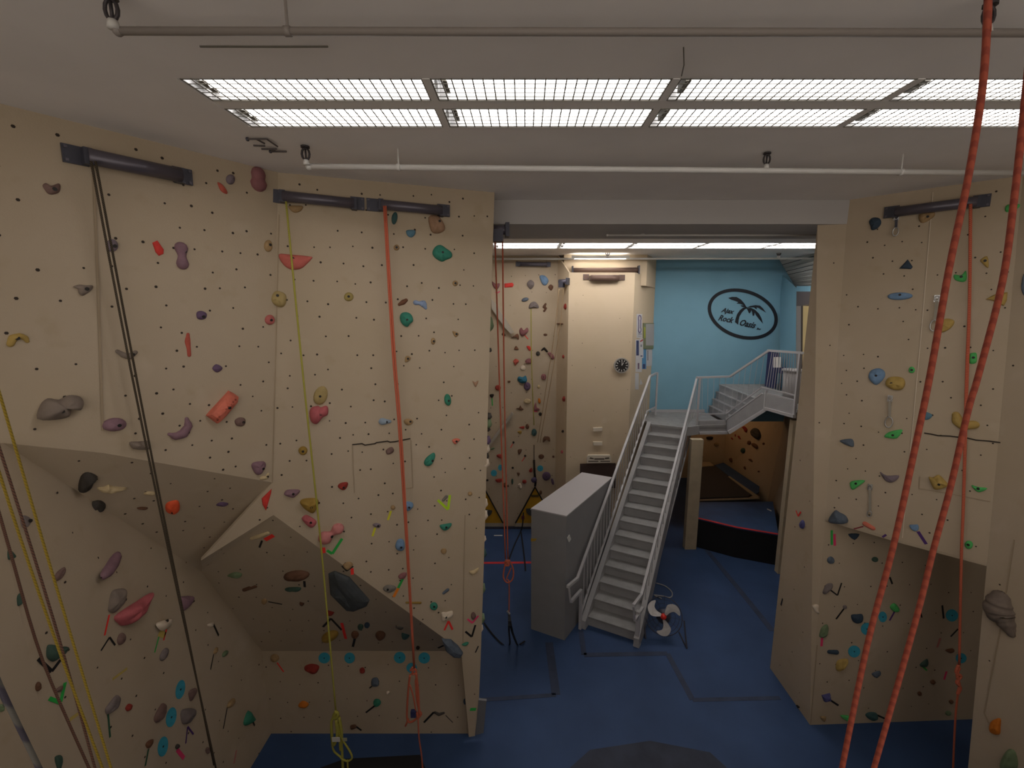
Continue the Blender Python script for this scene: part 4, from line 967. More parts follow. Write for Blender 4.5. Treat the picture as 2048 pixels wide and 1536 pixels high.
# cave under the landing: its facets first, because holds sit on them
cav = tag(empty('wall_cave', (6.2, 11.5, 0)), kind='structure')
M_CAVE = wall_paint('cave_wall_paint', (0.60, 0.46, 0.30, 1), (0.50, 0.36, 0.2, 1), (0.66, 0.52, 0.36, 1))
YC = 13.15
xk = at_z(1447, 925, .5).x
kx2 = at_z(1525, 985, .5)
FAC['CB'] = Facet([V((2.5, YC, 0)), V((2.5, YC, 3.1)), V((xk, YC, 3.1)), V((xk, YC, 0))], 'the end wall of the cave under the stairs')
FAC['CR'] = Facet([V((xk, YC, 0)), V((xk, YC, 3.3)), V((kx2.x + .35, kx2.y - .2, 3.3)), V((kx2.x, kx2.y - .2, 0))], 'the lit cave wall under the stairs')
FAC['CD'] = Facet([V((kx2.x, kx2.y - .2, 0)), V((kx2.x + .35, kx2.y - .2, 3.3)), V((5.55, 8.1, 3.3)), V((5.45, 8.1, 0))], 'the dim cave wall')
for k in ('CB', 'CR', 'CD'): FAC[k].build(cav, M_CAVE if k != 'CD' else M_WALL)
MB().aabox(2.4, 7.2, YB + .15, YC + .1, 3.1, 3.16).build('cave_ceiling', M_CAVE, cav)
MB().aabox(2.4, 2.5, YB + .15, YC + .1, 0, 3.1).build('panel', M_CAVE, cav)
def parse(T):
    for ln in T.strip().splitlines():
        f = [t.strip() for t in ln.split('|')]; yield f + [''] * (9 - len(f))
for fac, z, col, look, shape, short, bolt, df, fl_, *_ in parse(T_H):
    r_, fr = hold(fac, z, col, look, shape, short or None, tuple(num(bolt)) if bolt else None, float(df) if df else .5, fl_ == 'f')
    if look.startswith('ribbed salmon'):
        p, n, u, v = fr
        for k in range(9):
            t = k / 8; x0, y0 = 1925 - 150 * t, 1232 + 160 * t
            a = uv_on(p, n, u, v, *zp('2', x0, y0)); b = uv_on(p, n, u, v, *zp('2', x0 - 34, y0 - 22))
            A = p + u * a[0] + v * a[1]; B = p + u * b[0] + v * b[1]
            MB().tube([A + n * .03, B + n * .085], .007, 5).build('groove', mat('hold_groove', (.25, .05, .03, 1), .8), r_)
for fac, z, col, pts, wz, *_ in parse(T_T): tape(fac, z, col, pts, float(wz))
for fac, z, shp, *_ in parse(T_D): disc(fac, z, shp)
# holds on the hidden return face, of which only the tips stand out past the corner
tips = [(980, 832, 'char', .035), (979, 846, 'sage', .05), (977, 858, 'char', .035), (977, 880, 'purple', .05), (975, 897, 'white', .05), (974, 911, 'char', .04),
        (973, 926, 'white', .05), (971, 1006, 'white', .05), (970, 1030, 'white', .06), (969, 1077, 'white', .04), (968, 1106, 'dteal', .05),
        (966, 1176, 'sage', .05), (965, 1236, 'sage', .05), (964, 1256, 'white', .035), (980, 648, 'sage', .07), (982, 700, 'char', .02)]
for i, (x, y, c, r) in enumerate(tips):
    q = at_y(x - 2.0, y, onC(x, y).y + .05 + .03 * (i % 3))
    rnd = random.Random(i); mb = MB(); mb.ball(q, r, 10, 7, (rnd.uniform(.7, 1.0), rnd.uniform(.8, 1.3), rnd.uniform(.8, 1.3)))
    for k, p in enumerate(mb.v): mb.v[k] = p + (p - q) * (.18 * math.sin(k * 1.7) * .6)
    o = mb.build('climbing_hold', hmat(c), None, True, origin=q)
    names = {'char': 'black', 'sage': 'sage green', 'purple': 'purple', 'white': 'white', 'dteal': 'teal'}
    HOLDS.append([o, (x, y), names[c] + ' hold tip past the front block corner', None, 'S'])

# labels: each hold by its look and by the landmark hold beside it
def rel(pc, lm):
    dx, dy = pc[0] - lm[0], pc[1] - lm[1]
    if abs(dy) > 0.6 * abs(dx): return 'below' if dy > 0 else 'above'
    return 'beside'
GROUP = {'A': 'holds on the tall side wall', 'B': 'holds on the tall side wall', 'C': 'holds on the tall front face', 'U1': 'holds under the overhang', 'U2': 'holds under the overhang',
         'U3': 'holds under the overhang', 'E': 'holds in the shaded lower recess', 'D': 'holds on the lower side wall', 'F': 'holds on the lower side wall', 'G': 'holds on the wall across the bay',
         'H1': 'holds on the wall across the bay', 'H2': 'holds on the wall across the bay', 'HL': 'holds on the lower panel across the bay', 'K': 'holds on the near fin', 'L': 'holds on the far climbing wall',
         'TL': 'holds on the far climbing wall', 'CR': 'holds in the cave', 'CB': 'holds in the cave', 'S': 'holds round the corner'}
LM = [(h[1], h[3], h[4]) for h in HOLDS if h[3]]
USED = set()
def landmarks(pc, fac, own):
    c = sorted((math.hypot(p[0] - pc[0], p[1] - pc[1]) + (0 if f == fac or GROUP.get(f) == GROUP.get(fac) else 80), p, s_) for p, s_, f in LM if s_ != own)
    return [(p, s_) for _, p, s_ in c[:9]]
def settle(look, pc, fac, own, tail=' hold'):
    cs = landmarks(pc, fac, own)
    opts = []
    where = FAC[fac].where if fac in FAC else ''
    if own: opts.append('%s on %s' % (look, where))
    opts += ['%s %s the %s hold' % (look, rel(pc, p), s_) for p, s_ in cs[:1]]
    opts += ['%s %s the %s hold, %s the %s hold' % (look, rel(pc, cs[0][0]), cs[0][1], rel(pc, p), s_) for p, s_ in cs[1:6]]
    opts += ['%s %s the %s hold, %s the %s hold' % (look, rel(pc, cs[1][0]), cs[1][1], rel(pc, p), s_) for p, s_ in cs[2:]]
    for o in opts:
        if o not in USED and 4 <= len(o.split()) <= 16:
            USED.add(o); return o
    return opts[-1]
HOLDS.sort(key=lambda h: 0 if h[3] else 1)
for o, pc, look, own, fac in HOLDS:
    tag(o, settle(look, pc, fac, own), 'climbing hold', GROUP[fac])
for o, pc, look, fac in TAPES: tag(o, settle(look, pc, fac, None), 'tape marker', 'tape marks on ' + FAC[fac].where)
for o, pc, look, fac in DISCS: tag(o, settle(look, pc, fac, None), 'sticker', 'round stickers on ' + FAC[fac].where)
# ------------------------------------------------------------------ belay bars at the wall tops
def belay_bar(fac, pl, pr, a, b, r, label, barm=None, platem=None, off=.07, ph=.055, pw=.06):
    p, n, u, v = FAC[fac].frame((a[0] + b[0]) / 2, (a[1] + b[1]) / 2)
    P = lambda q, o: on_plane(q[0], q[1], p + n * o, n)
    A, B = P(a, off), P(b, off)
    root = empty('belay_bar', (A + B) / 2, label, 'belay bar', 'belay bars at the wall tops')
    MB().tube([A, B], r, 12).build('bar', barm or M_BAR, root, True)
    ax = (B - A).normalized(); up = n.cross(ax).normalized()
    for q, e in ((pl, A), (pr, B)):
        c = P(q, .012)
        mb = MB(); mb.box(c, ax * pw, up * ph, n * .010)
        pk = mb.build('mount_plate', platem or M_DARK, root)
        mb = MB()
        for i in (-1, 1):
            for j in (-1, 1): mb.box(c + ax * pw * .7 * i + up * ph * .7 * j + n * .013, ax * .008, up * .008, n * .005)
        b_ = mb.build('plate_bolts', M_BAR, pk); b_['kind'] = 'stuff'
        MB().box(e - n * (off * .5 - .006), ax * .022, up * ph * .9, n * (off * .5 + .01)).build('bracket', platem or M_DARK, root)
    return A, B, n
b1 = belay_bar('B', (150, 310), (365, 352), (176, 312), (362, 351), .050, 'dark steel belay bar with two black ropes, on the tall side wall')
b2 = belay_bar('C', (549, 392), (715, 407), (565, 392), (708, 407), .045, 'dark steel belay bar holding the yellow-green rope, above the tan bowl hold')
b3 = belay_bar('C', (747, 410), (887, 421), (762, 409), (884, 421), .045, 'dark steel belay bar holding the orange rope, above the dusty brown hold')
b4 = belay_bar('H1', (1783, 424), (1963, 402), (1790, 424), (1955, 403), .048, 'dark steel belay bar on the wall across the bay, above the tan block hold')
b5 = belay_bar('L', (1036, 528), (1097, 529), (1040, 528), (1094, 529), .045, 'small dark belay bar at the top of the far climbing wall', pw=.05, ph=.05)
b6 = belay_bar('TF', (1172, 554), (1244, 555), (1182, 556), (1238, 556), .062, 'brown belay bar near the top of the cream tower', M_BROWN, M_BROWN, .08)
def stub_bar(c, ax, half, label):
    root = empty('belay_bar', c, label, 'belay bar', 'belay bars at the wall tops')
    ax = V(ax).normalized()
    MB().tube([c - ax * half, c + ax * half], .05, 10).build('bar', M_BAR, root, True)
    MB().box(c + ax * half, ax * .02, V((0, 0, .07)), V((0, 1, 0)).cross(ax) * 0 + ax.cross(V((0, 0, 1))) * .06).build('mount_plate', M_DARK, root)
    MB().box(c - ax * half * .4 + V((0, 0, -.06)), ax * .05, V((0, 0, .06)), ax.cross(V((0, 0, 1))) * .05).build('bracket', M_DARK, root)
ca = at_y(1001, 460, 4.84); stub_bar(ca, (1, .12, 0), .07, 'stubby dark belay bar sticking out past the corner of the front block')
cb_ = at_y(1127, 563, 9.42); stub_bar(cb_, (.8, -.5, 0), .10, 'dark belay bar stub at the shoulder of the cream tower')

# ------------------------------------------------------------------ ropes
def rope_mat(name, c1, c2, sc=55):
    m = mat(name, c1, 0.8, spec=.2); nt = m.node_tree; b = nt.nodes['Principled BSDF']
    tc = nt.nodes.new('ShaderNodeTexCoord'); wv = nt.nodes.new('ShaderNodeTexWave'); wv.wave_type = 'BANDS'; wv.bands_direction = 'DIAGONAL'
    wv.inputs['Scale'].default_value = sc; wv.inputs['Distortion'].default_value = 1.5
    nt.links.new(tc.outputs['Object'], wv.inputs['Vector'])
    r = nt.nodes.new('ShaderNodeValToRGB'); r.color_ramp.elements[0].color = c2; r.color_ramp.elements[1].color = c1
    r.color_ramp.elements[0].position = .25; r.color_ramp.elements[1].position = .6
    nt.links.new(wv.outputs['Fac'], r.inputs['Fac']); nt.links.new(r.outputs['Color'], b.inputs['Base Color'])
    return m
R_BLACK = rope_mat('rope_black', (.11, .085, .055, 1), (.018, .014, .012, 1), 45)
R_LIME = rope_mat('rope_yellow_green', (.45, .42, .07, 1), (.26, .24, .05, 1), 40)
R_ORANGE = rope_mat('rope_orange', (.62, .17, .09, 1), (.40, .08, .05, 1), 40)
R_CORAL = rope_mat('rope_coral', (.28, .062, .036, 1), (.21, .044, .028, 1), 34)
R_YELLOW = rope_mat('rope_yellow', (.30, .21, .025, 1), (.20, .14, .02, 1), 60)
R_BROWNR = rope_mat('rope_brown', (.16, .08, .055, 1), (.07, .04, .03, 1), 60)
R_GREYR = rope_mat('rope_grey', (.10, .095, .085, 1), (.045, .04, .055, 1), 12)
R_FAR = rope_mat('rope_rust', (.42, .10, .05, 1), (.25, .06, .035, 1), 40)
def rope(label, strands, m, group=None):
    allp = [p for s_, _ in strands for p in s_]
    root = empty('climbing_rope', min(allp, key=lambda p: p.z), label, 'rope', group)
    for s_, r in strands:
        MB().tube(smooth_line(s_, 5) if len(s_) > 2 else s_, r, 8).build('strand', m, root, True)
    return root
def line_y(pts): return [at_y(x, y, Y) for x, y, Y in pts]
gR = 'climbing ropes hanging in the bay'
nB_ = b1[2]
f1 = on_plane(182, 322, b1[0] + nB_ * .055, nB_); f2 = on_plane(191, 322, b1[0] + nB_ * .055, nB_)
rope('pair of black climbing ropes hanging down the tall side wall', [
    ([f1, at_y(290, 880, f1.y + .12), at_y(437, 1560, f1.y + .25)], .0065), ([f2, at_y(297, 880, f2.y + .16), at_y(428, 1530, f2.y + .3)], .0065)], R_BLACK, gR)
g1 = on_plane(572, 403, b2[0] + b2[2] * .055, b2[2]); Yg = g1.y
rope('yellow-green rope with a tied-off coil at its end, on the front face', [
    ([g1, at_y(607, 760, Yg - .02), at_y(640, 1070, Yg - .03), at_y(672, 1426, Yg - .05)], .0085),
    ([at_y(x, y, Yg - .07) for x, y in ((672, 1422), (667, 1432), (670, 1436), (676, 1430), (673, 1424), (668, 1434), (663, 1445), (664, 1475), (668, 1490), (674, 1470), (672, 1440))], .014),
    ([at_y(x, y, Yg - .05) for x, y in ((678, 1435), (683, 1465), (682, 1500), (680, 1480), (676, 1445))], .016),
    ([at_y(x, y, Yg - .06) for x, y in ((665, 1470), (664, 1486), (668, 1502), (680, 1513), (686, 1519), (696, 1522), (704, 1516), (700, 1503), (688, 1484), (680, 1470))], .0095),
    ([at_y(x, y, Yg - .05) for x, y in ((680, 1460), (684, 1500), (686, 1545))], .013),
    ([at_y(x, y, Yg - .05) for x, y in ((695, 1520), (696, 1550))], .009)], R_LIME, gR)
tg = MB().box(at_y(672, 1479, Yg - .10), (.04, 0, 0), (0, .003, 0), (0, 0, .026)).build('rope_tag', M_WHITE); tag(tg, 'small white card tag tied into the yellow-green rope coil', 'tag')
MB().box(at_y(690, 1479, Yg - .10), (.02, 0, 0), (0, .003, 0), (0, 0, .018)).build('tail', mat('tag_olive', (.35, .34, .22, 1)), tg)
o1 = on_plane(768, 412, b3[0] + b3[2] * .055, b3[2]); Yo = o1.y
K = lambda L: [at_y(x, y, Yo - .05) for x, y in L]
rope('orange rope with a long hanging loop, on the front face', [
    ([o1, at_y(785, 700, Yo - .02), at_y(800, 890, Yo - .03), at_y(828, 1336, Yo - .05)], .0095),
    ([o1 + V((.015, 0, 0)), at_y(789, 700, Yo - .02), at_y(804, 890, Yo - .03), at_y(829, 1336, Yo - .05)], .0095),
    (K(((826, 1334), (821, 1341), (830, 1338), (832, 1346), (824, 1348), (828, 1340))), .011),
    (K(((820, 1350), (817, 1375), (814, 1420), (815, 1440), (822, 1444), (834, 1436), (838, 1424), (834, 1400), (831, 1360))), .011),
    (K(((832, 1345), (836, 1385), (838, 1420), (842, 1428), (836, 1434), (833, 1425))), .014),
    (K(((820, 1370), (827, 1395), (832, 1425))), .008),
    (K(((817, 1438), (811, 1452))), .010),
    (K(((836, 1430), (838, 1475), (843, 1510), (846, 1550))), .0085)], R_ORANGE, gR)
MBt = MB().box(at_y(827, 1427, Yo - .06), (.028, 0, 0), (0, .02, 0), (0, 0, .036)); tag(MBt.build('belay_device', M_NAVY), 'small navy belay device clipped in the orange rope loop', 'belay device')
Ys = 4.85
rope('thin rust-orange rope hung past the front block corner, looped near the floor', [
    (line_y(((990, 478, Ys), (1000, 800, Ys), (1011, 1118, Ys))), .008), (line_y(((1005, 478, Ys), (1009, 800, Ys), (1016, 1118, Ys))), .008),
    (line_y(((1012, 1120, Ys), (1008, 1140, Ys), (1007, 1155, Ys), (1014, 1165, Ys), (1024, 1160, Ys), (1027, 1145, Ys), (1023, 1128, Ys), (1014, 1120, Ys))), .009),
    (line_y(((1009, 1124, Ys - .03), (1019, 1121, Ys - .03), (1010, 1130, Ys - .03), (1018, 1130, Ys - .03), (1012, 1120, Ys - .03))), .012),
    (line_y(((1022, 1136, Ys), (1013, 1158, Ys), (1018, 1165, Ys), (1018, 1225, Ys))), .007)], R_FAR, gR)
bk = [at_y(1018, 1228, Ys), at_y(1018, 1262, Ys - .01), at_z(1019, 1290, .02), at_z(1005, 1288, .02), at_z(985, 1268, .02), at_z(968, 1245, .02)]
st = empty('floor_sling', at_z(1019, 1290, 0), 'black webbing sling lying on the blue floor under the rust-orange rope', 'sling')
def webbing(pts, wd, parent, name='webbing', m=M_BLACK):
    mb = MB(); pts = smooth_line(pts, 4)
    for a, b in zip(pts, pts[1:]):
        t = (b - a).normalized(); vw = ((a + b) / 2 - EYE_P).normalized(); s_ = t.cross(V((0, 0, 1)) if abs(t.z) < .7 else V((0, 1, 0))).normalized() * wd / 2
        mb.prism([a - s_, b - s_, b + s_, a + s_], V((0, -.003, .003)))
    return mb.build(name, m, parent)
webbing(bk, .022, st); webbing([at_y(1018, 1228, Ys), at_y(1024, 1262, Ys), at_z(1035, 1290, .02), at_z(1041, 1288, .03), at_z(1050, 1282, .03)], .03, st)
MB().tube([at_y(1015, 1222, Ys), at_y(1019, 1228, Ys)], .014, 6).build('buckle', M_CHROME, st)
def fore(label, pts, m, r, extra=None):
    P = [at_y(*p) for p in pts]
    a, b = P[0], P[1]; d = (a - b).normalized(); top_ = a + d * ((CEIL - a.z) / max(.2, d.z))
    rope(label, [([top_] + P, r)], m, gR)
fore('thick coral rope strand hung close by, the one crossing the tan block hold side', [(1977, -30, .65), (1976, 0, .65), (1966, 166, .65), (1937, 352, .65), (1898, 538, .65), (1863, 735, .65), (1835, 872, .65), (1786, 1095, .65), (1735, 1288, .65), (1684, 1536, .65), (1668, 1620, .65)], R_CORAL, .0042)
fore('thick coral rope strand hung close by, passing the yellow angular hold', [(2052, 180, .65), (2046, 240, .65), (2028, 400, .65), (2005, 563, .65), (1957, 750, .65), (1936, 822, .65), (1901, 974, .65), (1868, 1095, .65), (1830, 1246, .65), (1748, 1536, .65), (1724, 1620, .65)], R_CORAL, .0040)
hR = on_plane(1940, 408, b4[0] + b4[2] * .06, b4[2])
PH = lambda x, y: (lambda f: on_plane(x, y, f[0] + f[1] * .05, f[1]))(FAC['H2'].frame(x, y)); lR = PH(1922, 1112)
rope('thin orange rope hanging down the wall across the bay, knotted low', [
    ([hR, PH(1938, 600), PH(1932, 760), PH(1926, 1000), lR, at_y(1918, 1330, lR.y)], .0085), ([hR + V((.01, 0, 0)), PH(1940, 600), PH(1935, 760), PH(1928, 1000), lR + V((.008, 0, 0)), at_y(1919, 1330, lR.y)], .0085),
    ([at_y(x, y, lR.y - .03) for x, y in ((1917, 1330), (1912, 1345), (1922, 1352), (1913, 1365), (1921, 1375), (1915, 1388), (1919, 1372), (1914, 1350), (1919, 1335))], .013),
    ([at_y(x, y, lR.y) for x, y in ((1917, 1380), (1912, 1420), (1909, 1470), (1906, 1540))], .009)], R_ORANGE, gR)
fore('yellow rope hung close by, beside the dark brown rope', [(-40, 790, 1.25), (0, 950, 1.25), (100, 1250, 1.28), (205, 1536, 1.3), (235, 1610, 1.3)], R_YELLOW, .0035)
fore('yellow rope hung close by, crossing the mauve wedge hold', [(-30, 690, 1.25), (0, 790, 1.25), (110, 1165, 1.28), (222, 1536, 1.3), (245, 1610, 1.3)], R_YELLOW, .0034)
fore('dark brown rope hung close by, crossing the ash grey round hold', [(-40, 790, 1.3), (0, 900, 1.3), (110, 1250, 1.33), (190, 1536, 1.35), (212, 1610, 1.35)], R_BROWNR, .0036)
fore('thin brown rope hanging over the black tape chevron on the lower side wall', [(-40, 890, 1.9), (18, 1095, 1.9), (85, 1320, 1.95), (178, 1536, 1.95), (212, 1610, 1.95)], R_BROWNR, .0056)
fore('thick blurred grey rope hung very close by at the near corner', [(-60, 1220, .55), (0, 1372, .55), (80, 1540, .55), (118, 1620, .55)], R_GREYR, .0032)
rope('thin yellow rope hanging from the grey wing hold on the far climbing wall', [([at_y(1062, 618, 9.86), at_y(1063, 720, 9.86), at_y(1068, 850, 9.86)], .009)], R_LIME, gR)
rope('thin pair of tan ropes slanting from the stub on the cream tower', [
    ([at_y(1118, 578, 9.4), at_y(1107, 680, 9.5), at_y(1075, 885, 9.7)], .007), ([at_y(1127, 578, 9.4), at_y(1116, 680, 9.5), at_y(1080, 885, 9.7)], .007)], mat('rope_tan', (.32, .22, .12, 1), .8), gR)
rope('thin rust rope strand beside the red slipper hold on the far climbing wall', [([at_y(1068, 890, 9.85), at_y(1068, 960, 9.8)], .010)], R_BLACK, gR)

# quickdraws
def quickdraw(fac, top, mid, bot, label, m=None):
    p, n, u, v = FAC[fac].frame(*top); P = lambda q, o=.03: on_plane(q[0], q[1], p + n * o, n)
    root = empty('quickdraw', P(bot), label, 'quickdraw', 'quickdraws hanging on the wall across the bay')
    MB().box(P(top, .006), u * .022, v * .034, n * .005).build('hanger', M_CHROME, root)
    A, B, C2 = P(top), P(mid), P(bot)
    MB().prism([A - u * .011, B - u * .011, B + u * .011, A + u * .011], n * .004).build('sling', m or mat('grey_sling', (.30, .27, .22, 1), .8), root)
    r = (B - C2).length / 2; c = (B + C2) / 2; up = (B - C2).normalized(); s_ = up.cross(n)
    ring = [c + up * r * math.cos(t) + s_ * r * .55 * math.sin(t) for t in (2 * math.pi * i / 14 for i in range(14))]
    MB().tube(ring, .006, 6, True).build('carabiner', M_CHROME, root, True)
    c = P(top, .03); ring = [c + v * .025 * math.cos(t) + u * .016 * math.sin(t) for t in (2 * math.pi * i / 10 for i in range(10))]
    MB().tube(ring, .005, 6, True).build('carabiner', M_CHROME, root, True)
quickdraw('H2', (1874, 597), (1870, 640), (1866, 662), 'grey quickdraw hanging beside the yellow beak hold')
quickdraw('H1', (1780, 797), (1779, 834), (1776, 855), 'grey quickdraw hanging above the green bat hold')
quickdraw('H1', (1740, 974), (1740, 1022), (1737, 1033), 'grey quickdraw hanging below the green swallow hold')
quickdraw('H1', (1793, 434), (1792, 455), (1790, 472), 'dark quickdraw dangling from the bar end beside the navy egg hold', M_DARK)

# ------------------------------------------------------------------ ceiling: lamps, pipes, sprinklers
GUARD = {}
def lamp(x0, x1, y0, y1, label, group, tubem, z=CEIL + .086, detail=True):
    root = empty('ceiling_lamp', ((x0 + x1) / 2, (y0 + y1) / 2, z - .09), label, 'ceiling lamp', group)
    h = .085; zb = z - h
    mb = MB(); t = .006
    mb.aabox(x0, x1, y0, y0 + t, zb, z - .001); mb.aabox(x0, x1, y1 - t, y1, zb, z - .001); mb.aabox(x0, x0 + t, y0, y1, zb, z - .001); mb.aabox(x1 - t, x1, y0, y1, zb, z - .001)
    mb.aabox(x0, x1, y0, y1, z - .012, z - .002)
    mb.build('tray', M_TRAY, root)
    n = 3 if detail else 2
    for i in range(n):
        yy = y0 + (y1 - y0) * (i + .5) / n
        tb = MB().rod((x0 + .075, yy, z - .045), (x1 - .012, yy, z - .045), .030 if detail else .034, 8).build('tube', tubem, root, True)
    mb = MB(); mb.aabox(x0 + .045, x0 + .075, y0 + .06, y1 - .04, z - .07, z - .02); mb.build('lamp_holder', M_GUARD, root)
    if detail:
        mb = MB(); k = 23
        for i in range(k + 1):
            xx = x0 + (x1 - x0) * i / k; mb.aabox(xx - .0036, xx + .0036, y0, y1, zb - .003, zb)
        for i in range(6):
            yy = y0 + (y1 - y0) * i / 5; mb.aabox(x0, x1, yy - .0018, yy + .0018, zb - .006, zb - .003)
        g = mb.build('wire_guard', M_GUARD, root); g['kind'] = 'stuff'
zl = CEIL
r1a, r1b = at_z(357, 157, zl), at_z(443, 200, zl); r2b = at_z(497, 253, zl); r2a = at_z(445, 217, zl)
xs = [at_z(857, 170, zl).x, at_z(1345, 170, zl).x, at_z(1822, 170, zl).x]
L0x = at_z(372, 165, zl).x; gap = .045
cols = [(L0x, xs[0] - gap / 2), (xs[0] + gap / 2, xs[1] - gap / 2), (xs[1] + gap / 2, xs[2] - gap / 2), (xs[2] + gap / 2, xs[2] + gap / 2 + 1.2)]
YA0, YA1, YB0, YB1 = r1a.y, r1b.y, r2a.y, r2b.y
words = ['first', 'second', 'third', 'fourth']
for i, (a, b) in enumerate(cols):
    lamp(a, b, YA0, YA1, 'lit caged ceiling lamp, %s of the nearer row from the tall side wall' % words[i], 'caged ceiling lamps in two rows', M_TUBE)
    lamp(a, b, YB0, YB1, 'lit caged ceiling lamp, %s of the row by the beam from the tall side wall' % words[i], 'caged ceiling lamps in two rows', M_TUBE)
M_FRAME = mat('lamp_frame_grey', (.82, .80, .78, 1), .6)
mb = MB(); mb.aabox(L0x, cols[3][1], YA1 + .004, YB0 - .004, CEIL - .003, CEIL + .08); lf = mb.build('trim_4', M_FRAME); tag(lf, 'grey framing between the ceiling lamps', kind='structure')
for k in range(3):
    for ya, yb in ((YA0, YA1 + .003), (YB0 - .003, YB1)):
        MB().aabox(xs[k] - gap / 2 + .002, xs[k] + gap / 2 - .002, ya, yb, CEIL - .003, CEIL + .08).build('divider', M_FRAME, lf)
F0, F1, F2, F3 = at_z(1300, 486.5, zl).y, at_z(1300, 490.8, zl).y, at_z(1300, 492.2, zl).y, at_z(1300, 497, zl).y
fx = [at_z(x, 492, zl).x for x in (985, 1118, 1260, 1400, 1541)]; fx.append(fx[-1] + (fx[-1] - fx[-2]))
for i in range(5):
    for j, (ya, yb) in enumerate(((F0, F1), (F2, F3))):
        lamp(fx[i] + .02, fx[i + 1] - .02, ya, yb, 'lit ceiling lamp beyond the beam, %s from the front block, %s strip' % ((words + ['fifth'])[i], 'nearer' if j == 0 else 'farther'), 'ceiling lamps beyond the beam', M_TUBEF, detail=False)
sl = empty('strip_lamp', at_y(1198, 514, 9.5), 'lit fluorescent strip lamp above the cream tower', 'strip lamp')
A, B = at_y(1148, 514, 9.5), at_y(1254, 514, 9.5)
A.z = B.z = min(A.z, CEIL - .09)
MB().rod(A + V((0, .07, 0)), B + V((0, .07, 0)), .016, 8).build('tube', M_STRIP, sl, True); MB().box((A + B) / 2 + V((0, 0, .012)), ((B - A).length / 2 + .05, 0, 0), (0, .014, 0), (0, 0, .030)).build('housing', M_WHITE, sl)
for q in (A, B): MB().box(q + V((0, .045, .012)), (.012, 0, 0), (0, .035, 0), (0, 0, .035)).build('lamp_holder', M_WHITE, sl)
def sprinkler(base, label, dark=True, s=1.0):
    root = empty('fire_sprinkler', base, label, 'sprinkler', 'sprinkler heads on the ceiling pipes')
    m = mat('sprinkler_bronze', (.05, .042, .045, 1), .5, metal=.3)
    d = V((0, 0, 1))
    MB().tube([base, base + d * .03 * s], [.022 * s, .016 * s], 8).build('socket', M_PIPE, root, True)
    c = base + d * .065 * s; ring = [c + d * .036 * s * math.cos(t) + V((1, 0, 0)) * .024 * s * math.sin(t) for t in (2 * math.pi * i / 12 for i in range(12))]
    MB().tube(ring, .007 * s, 6, True).build('frame', m, root, True)
    MB().rod(c - d * .03 * s, c + d * .03 * s, .006 * s, 6).build('bulb', m, root, True)
    MB().tube([c + d * .036 * s, c + d * .046 * s], .027 * s, 10).build('deflector', m, root)
def pipe(pts, r, label, hang=(), M_PIPE=M_PIPE):
    root = empty('sprinkler_pipe', pts[0], label, 'pipe', 'sprinkler pipes under the ceiling')
    MB().tube(pts, r, 10).build('pipe_run', M_PIPE, root, True)
    for q in hang:
        MB().rod(q, V((q.x, q.y, CEIL - .001)), .006, 6).build('hanger_rod', M_PIPE, root)
        MB().tube([q + V((-.012, 0, 0)), q + V((.012, 0, 0))], r * 1.25, 10).build('hanger_ring', M_PIPE, root, True)
    MB().ball(pts[0], r * 1.35, 8, 6).build('elbow', M_PIPE, root, True)
    return root
zp2 = CEIL - .13
P2 = [at_z(618, 333, zp2), at_z(2110, 347, zp2)]
pipe(P2, .021, 'white sprinkler pipe along the ceiling between lamps and beam', [P2[0].lerp(P2[1], t) for t in (.115, .785)])
sprinkler(at_z(613, 330, zp2), 'upright bronze sprinkler head at the end of the white pipe, near the lamp ends', s=1.15)
sprinkler(at_z(1532, 337, zp2 + .015), 'upright bronze sprinkler head midway along the white pipe', s=1.0)
P1 = [at_z(236, 62, zp2), at_z(2110, 66, zp2)]
pipe(P1, .014, 'dull sprinkler pipe along the ceiling nearer than the lamps', [P1[0].lerp(P1[1], t) for t in (.18,)], mat('pipe_dull_paint', (.24, .21, .19, 1), .6))
sprinkler(at_z(228, 58, zp2), 'dark sprinkler head at the end of the nearer ceiling pipe', s=1.0)
sprinkler(at_z(1972, 66, zp2), 'dark sprinkler head of the nearer pipe, behind the coral rope', s=.9)
zp3 = CEIL - .10
P3 = [at_z(975, 518, zp3), at_z(1640, 517, zp3)]
pipe(P3, .022, 'far sprinkler pipe along the ceiling before the cream tower')
sprinkler(at_z(1215, 516, zp3), 'far sprinkler head above the cream tower', s=1.6)
sprinkler(at_z(1557, 516, zp3), 'far sprinkler head above the blue wall', s=1.6)
zp4 = 6.10; P4 = [at_z(1215, 470.5, zp4), at_z(1640, 470.5, zp4)]
pipe(P4, .012, 'thin conduit under the ceiling beam'); sprinkler(at_z(1286, 471, zp4), 'sprinkler head on the thin conduit under the ceiling beam', s=1.2)
cz = CEIL - .02
o = MB().tube([at_z(400, 93, cz), at_z(560, 93.5, cz), at_z(656, 93, cz)], .004, 6).build('conduit', M_GUARD); tag(o, 'thin dark conduit on the ceiling nearer than the lamps', 'conduit')
o = MB().tube([at_z(1367, 95, cz), at_z(1368, 130, cz), at_z(1363, 152, cz)], .003, 6).build('lamp_cable', M_GUARD); tag(o, 'thin cable running across the ceiling to the caged lamps', 'cable')
ah = empty('ceiling_bracket', at_z(535, 290, CEIL), 'dark bent steel rod bracket on the ceiling beside the lamp ends', 'bracket')
for L in (((494, 278), (533, 278), (555, 293)), ((512, 278), (529, 287)), ((507, 291), (530, 292)), ((523, 298), (553, 298)), ((540, 303), (553, 298)), ((541, 303), (573, 303))):
    MB().tube([at_z(x, y, CEIL - .012) for x, y in L], .006, 6).build('rod', mat('bracket_steel', (.09, .075, .075, 1), .6), ah)
